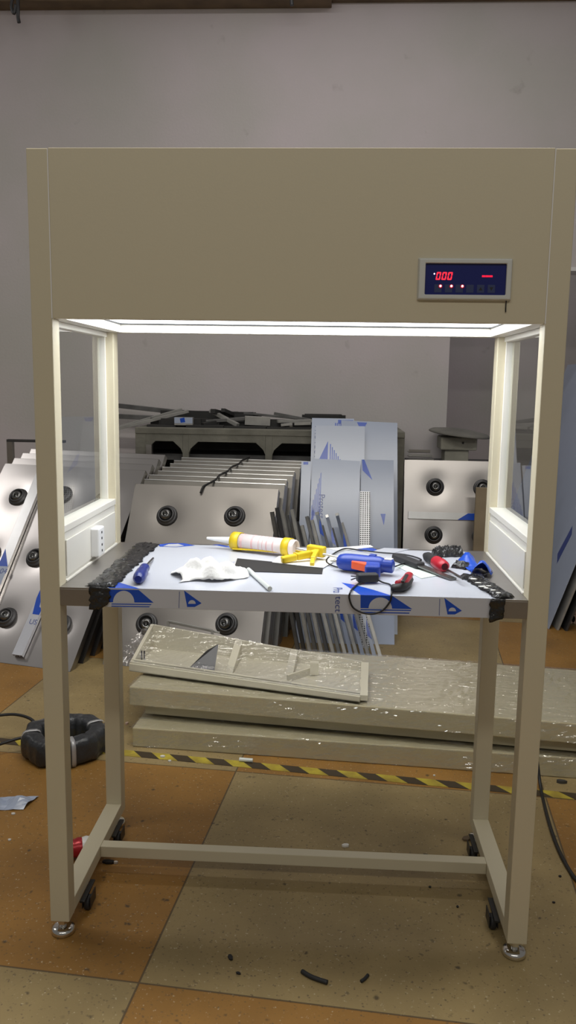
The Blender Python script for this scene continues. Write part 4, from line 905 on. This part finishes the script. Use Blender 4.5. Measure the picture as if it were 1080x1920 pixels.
# folded lips along the front, two parallel grooves
m = MB()
for k in (.05, .11):
    p, q = lerp(FL, BL, k), lerp(FR, BR, k); p = p.copy(); q = q.copy(); m.bar(p-O-Vector((0, 0, .004)), q-O-Vector((0, 0, .004)), .012, .010)
m.build('front_lip', 'cream_light', tr); 
m = MB(); p, q = lerp(FL, BL, .08), lerp(FR, BR, .08); m.bar(p-O-Vector((0, 0, .008)), q-O-Vector((0, 0, .008)), .006, .006); m.build('groove', 'black', tr)
for t in (.42, .68):
    a, b = lerp(BL, BR, t), lerp(lerp(FL, FR, t), lerp(BL, BR, t), .18); b.z -= .03
    m = MB(); wallq(m, a, b, 0, thick=.03); m.build('divider', 'cream_light', tr)
a, b = lerp(BL, BR, .78), lerp(lerp(FL, FR, .78), lerp(BL, BR, .78), .35); m = MB(); mid = lerp(a, b, .55); mid.z -= .01; m.bar(mid-O, mid-O+Vector((.035, 0, .0)), .03, .05); m.bar(mid-O+Vector((0, 0, -.02)), lerp(FL, FR, .70)-O+Vector((0, .1, -.01)), .008, .04); m.build('bracket', 'cream_light', tr)
# dark sheet curl showing through
a = lerp(lerp(FL, FR, .34), lerp(BL, BR, .34), .30); m = MB(); m.add([a-O+Vector((-.075, -.02, -.02)), a-O+Vector((.03, -.03, -.03)), a-O+Vector((.035, .06, .06)), a-O+Vector((-.01, .03, .04))], [(0, 1, 2, 3)]); m.build('dark_insert', 'dark_steel', tr, solid=.003)
a = lerp(FL, BL, .35); m = MB(); 
for k in range(4): m.box((a.x-O.x-.004+.011*k, a.y-O.y-.006, 0), (a.x-O.x+.002+.011*k, a.y-O.y, .055))
m.build('end_fins', 'dark_steel', tr)
# stretch film draped over the tray
m = MB(); rr = random.Random(77)
def dr(u, v):
    top = lerp(lerp(FL, FR, u), lerp(BL, BR, u), v); sag = -.028*math.sin(PI*min(1, max(0, v)))*(.6+.4*math.sin(17*u))
    pa = .25+.75*max(0, math.sin(u*14+1)*math.sin(v*5+u*6))
    return top-O+Vector(((rr.random()-.5)*.006, (rr.random()-.5)*.006, sag+.007*pa*rr.random()+.004))
m.grid(dr, 56, 16, 0, False); m.build('stretch_film', 'stretch_film', tr)
m = MB(); ce = FL.copy()
def knot(u, v):
    p = Vector((BL.x-.0, BL.y, BL.z-.01)); q = Vector((FL.x-.045, FL.y+.08, .235)); c = lerp(p, q, u); w = .03+.07*math.sin(PI*min(1, u*1.0))*(1-u*.6)
    return c-O+Vector(((v-.5)*w+(rr.random()-.5)*.016, (rr.random()-.5)*.03, (rr.random()-.5)*.02))
m.grid(knot, 22, 10, 0, False); m.build('film_tail', 'stretch_film', tr)
# loose rails behind the tray
a, b = BL.copy(), BR.copy()
m = MB(); p = at_y(315, 1164, 1.75); q = at_y(398, 1182, 1.72); m.bar(p-O, q-O, .012, .006); m.bar(p-O+Vector((0, .02, -.012)), q-O+Vector((0.03, .02, -.016)), .012, .006)
pz = [p, q]
for w_ in pz: m.box((w_.x-O.x-.006, w_.y-O.y-.006, 0), (w_.x-O.x+.006, w_.y-O.y+.006, w_.z-O.z))
m.build('loose_rail', 'scrap_light', tr)
# ================================================================== FLOOR THINGS
# hazard tape
t0, t1 = Vector((-2.4, 1.28, 0)), Vector((2.6, .66, 0)); d = t1-t0
hz = thing('hazard_tape', 'yellow and black striped hazard tape stuck along the floor', 'floor tape', (t0.x, t0.y, .0004), (0, 0, math.atan2(d.y, d.x)))
m = MB(); m.box((0, -.024, 0), (d.length, .024, .0008)); m.build('tape', 'hazard', hz)
# cable coil
cc = Vector((-.905, 1.055, 0)); co = thing('cable_coil', 'coil of cable wrapped in black film on the floor at the left', 'cable coil', cc); rr = random.Random(8)
m = MB()
def tor(u, v):
    a = 2*PI*u; b = 2*PI*v; k = .004*math.sin(9*a)+.003*math.sin(17*a+2)
    r = .120+.036*math.copysign(abs(math.cos(b))**.6, math.cos(b))+k; z = .052+.050*math.copysign(abs(math.sin(b))**.6, math.sin(b))+.004*math.sin(7*a)
    return (r*math.cos(a), r*math.sin(a), max(.001, z))
m.grid(tor, 72, 20); m.build('wrapped_ring', 'coil_wrap', co, weld=True)
for an in (-2.75, -1.05, .55, 2.2):
    m = MB(); pts = []
    for k in range(13):
        b = -PI*.45+PI*1.25*k/12; r = .120+.0395*math.copysign(abs(math.cos(b))**.6, math.cos(b)); z = .052+.053*math.copysign(abs(math.sin(b))**.6, math.sin(b)); pts.append((r*math.cos(an), r*math.sin(an), max(.001, z)))
    s_ = Vector((-math.sin(an), math.cos(an), 0))*.008
    m.add([Vector(p)-s_ for p in pts]+[Vector(p)+s_ for p in pts], [(k, k+1, 14+k, 13+k) for k in range(12)], 0, True); m.build('tape_band', 'silver_tape', co, solid=.001)
m = MB(); m.tube([Vector((-1.2, 1.13, .105))-cc, Vector((-1.13, 1.14, .108))-cc, Vector((-1.06, 1.12, .10))-cc, Vector((-1.005, 1.06, .085))-cc], .006); m.tube([Vector((-1.3, .99, .006))-cc, Vector((-1.16, 1.0, .04))-cc, Vector((-1.06, 1.04, .06))-cc, Vector((-1.0, 1.05, .05))-cc], .006); m.build('cable_end', 'black', co)
# right cable
pts = [at_z(1003, 1405, .01), at_z(1008, 1432, .006), at_z(1014, 1475, .006), at_z(1026, 1530, .006), at_z(1042, 1580, .006), at_z(1062, 1622, .006), at_z(1085, 1655, .006), at_z(1130, 1700, .006)]
pts[0] = at_y(1003, 1405, .96); pts[1] = at_y(1008, 1432, .955); pts[2] = at_z(1014, 1478, .007)
m = MB(); m.tube(pts, .0058, 0, 10); tag(m.build('power_cable', 'black'), 'black power cable trailing on the floor at the right', 'cable')
# crushed drink can
p = at_z(140, 1612, 0); cn = thing('crushed_can', 'crushed red and white drink can on the floor behind the left rail', 'can', (p.x, p.y, .0))
X = mtx((-.02, 0, .033), (0, PI/2, .35)); m = MB(); m.lathe([(.022, 0), (.027, .004), (.030, .010), (.026, .02), (.030, .03), (.0285, .042)], 20, 1, X); m.lathe([(.0285, .042), (.031, .055), (.027, .068), (.030, .078), (.021, .086)], 20, 0, X); m.build('body', ['white_plastic', 'can_red'], cn)
def debris(name, px, py, sx, sy, sz, rz, mt, label, cat='floor scrap'):
    p = at_z(px, py, 0); m = MB(); rr = random.Random(int(px*7+py)); n = 7
    poly = [((sx*(.75+.25*rr.random()))*math.cos(2*PI*i/n), (sy*(.75+.25*rr.random()))*math.sin(2*PI*i/n)) for i in range(n)]
    m.prism(poly, sz); o = m.build(name, mt, loc=(p.x, p.y, .0005)); o.rotation_euler = (0, 0, rz); return tag(o, label, cat)
c = at_z(8, 1510, 0); m = MB(); rr = random.Random(3)
m.grid(lambda u, v: Vector(((u-.5)*.15+.02*v, (v-.5)*.09+.02*u, .001+.028*abs(math.sin(u*5+v*2))*(1-abs(2*v-1))+.003*rr.random())), 9, 7, 0, False)
tag(m.build('film_scrap', 'film', loc=(c.x, c.y, .0005), solid=.0008), 'large folded pale film scrap on the floor at the left edge', 'film scrap')
debris('paper_scrap', 25, 1527, .008, .006, .004, 0, 'white_scrap', 'small white chip just below the large folded film scrap')
debris('paper_scrap', 18, 1576, .006, .005, .004, 0, 'white_scrap', 'tiny white chip at the left edge below the film scrap')
debris('paper_scrap', 648, 1587, .014, .008, .006, .3, 'white_scrap', 'white chip on the floor behind the cross bar')
debris('paper_scrap', 305, 1420, .010, .008, .006, 0, 'white_scrap', 'white crumb on the hazard tape at the left')
debris('paper_scrap', 318, 1428, .007, .006, .005, 0, 'white_scrap', 'smaller white crumb in front of the hazard tape')
debris('paper_scrap', 814, 1455, .005, .004, .004, 0, 'white_scrap', 'white crumb behind the hazard tape at the right')
p0, p1 = at_z(449, 1424, .008), at_z(474, 1426, .008); m = MB(); m.rod(p0, p1, .008, 0, 14); tag(m.build('glue_stick', 'glue'), 'short pale stub of glue stick on the hazard tape', 'glue stick')
def offcut(pts, r, label):
    m = MB(); m.tube([at_z(*p, r) for p in pts], r, 0, 8); tag(m.build('tube_offcut', 'black_rubber'), label, 'tube offcut')
offcut([(566, 1821), (585, 1832), (614, 1842)], .0055, 'long black tube offcut on the floor in front of the bench')
offcut([(677, 1840), (684, 1835), (690, 1828)], .004, 'short black tube offcut on the floor in front of the bench')
debris('dark_scrap', 432, 1797, .007, .012, .004, .4, 'black', 'dark leaf shaped chip on the floor below the cross bar')
debris('dark_scrap', 447, 1826, .007, .004, .003, -.4, 'black', 'dark chip close to the floor joint in front')
debris('dark_scrap', 799, 1605, .011, .006, .004, -.3, 'black', 'dark chip behind the right half of the cross bar')
debris('dark_scrap', 806, 1664, .005, .004, .003, 0, 'black', 'dark chip in front of the right half of the cross bar')
debris('dark_scrap', 858, 1701, .004, .005, .003, 0, 'black', 'dark crumb left of the right front caster')
debris('dark_scrap', 1038, 1693, .005, .004, .003, 0, 'black', 'dark crumb on the floor right of the right leg')
debris('dark_scrap', 1050, 1644, .005, .005, .003, 0, 'black', 'dark crumb beside the trailing cable')
debris('dark_scrap', 875, 1574, .02, .012, .006, .5, 'brown_beam', 'brown crumpled leaf scrap by the right rear post')
debris('dark_scrap', 1052, 1468, .022, .010, .010, -.2, 'dark_steel', 'dark metal offcut on the floor behind the right post')
debris('dark_scrap', 204, 1618, .022, .010, .006, -.1, 'black', 'dark scrap under the left end of the cross bar')
debris('paper_scrap', 217, 1619, .007, .005, .006, 0, 'white_scrap', 'white scrap under the left end of the cross bar')
debris('dark_scrap', 238, 1358, .010, .006, .008, .8, 'pink_foam', 'small tan stub at the left end of the wrapped panels')
# ================================================================== LIGHT
def area(name, loc, target, sx, sy, energy, col):
    l = bpy.data.lights.new(name, 'AREA'); l.shape = 'RECTANGLE'; l.size = sx; l.size_y = sy; l.energy = energy; l.color = col
    o = bpy.data.objects.new(name, l); C.objects.link(o); o.location = loc; o.rotation_euler = (Vector(target)-Vector(loc)).to_track_quat('-Z', 'Y').to_euler(); return o
WARM = (1, .955, .86)
area('unseen_area_light', (-.2, .2, 3.9), (-.2, .2, 0), 3.2, .25, 62, WARM)
area('unseen_area_light', (0, -3.2, 3.9), (0, -1.6, 0), 4.5, .3, 48, WARM)
area('unseen_area_light', (-4.7, 2.4, 3.9), (-2.2, 2.5, .6), .5, .9, 14, (1, .97, .94))  # unseen lamp, placed to put highlights on the left panels
area('unseen_area_light', (.2, 2.6, 4.1), (.2, 2.8, 0), 2.4, .2, 16, (1, .95, .92))  # unseen lamp added to brighten the back wall
area('passage_fill', (1.7, 4.9, 2.9), (1.7, 4.9, 0), .9, .1, 4, (1, .97, .93))  # added fill, lifts the dark walls of the passage
w = bpy.data.worlds.new('world'); bpy.context.scene.world = w; w.use_nodes = True
w.node_tree.nodes['Background'].inputs[0].default_value = (1, .97, .93, 1); w.node_tree.nodes['Background'].inputs[1].default_value = .14
sc = bpy.context.scene
sc.view_settings.view_transform = 'Standard'; sc.view_settings.look = 'None'; sc.view_settings.gamma = 1; sc.view_settings.exposure = 0
sc.view_settings.use_curve_mapping = False
sc.cycles.max_bounces = 10; sc.cycles.transparent_max_bounces = 24; sc.cycles.use_denoising = True; sc.cycles.sample_clamp_indirect = 6
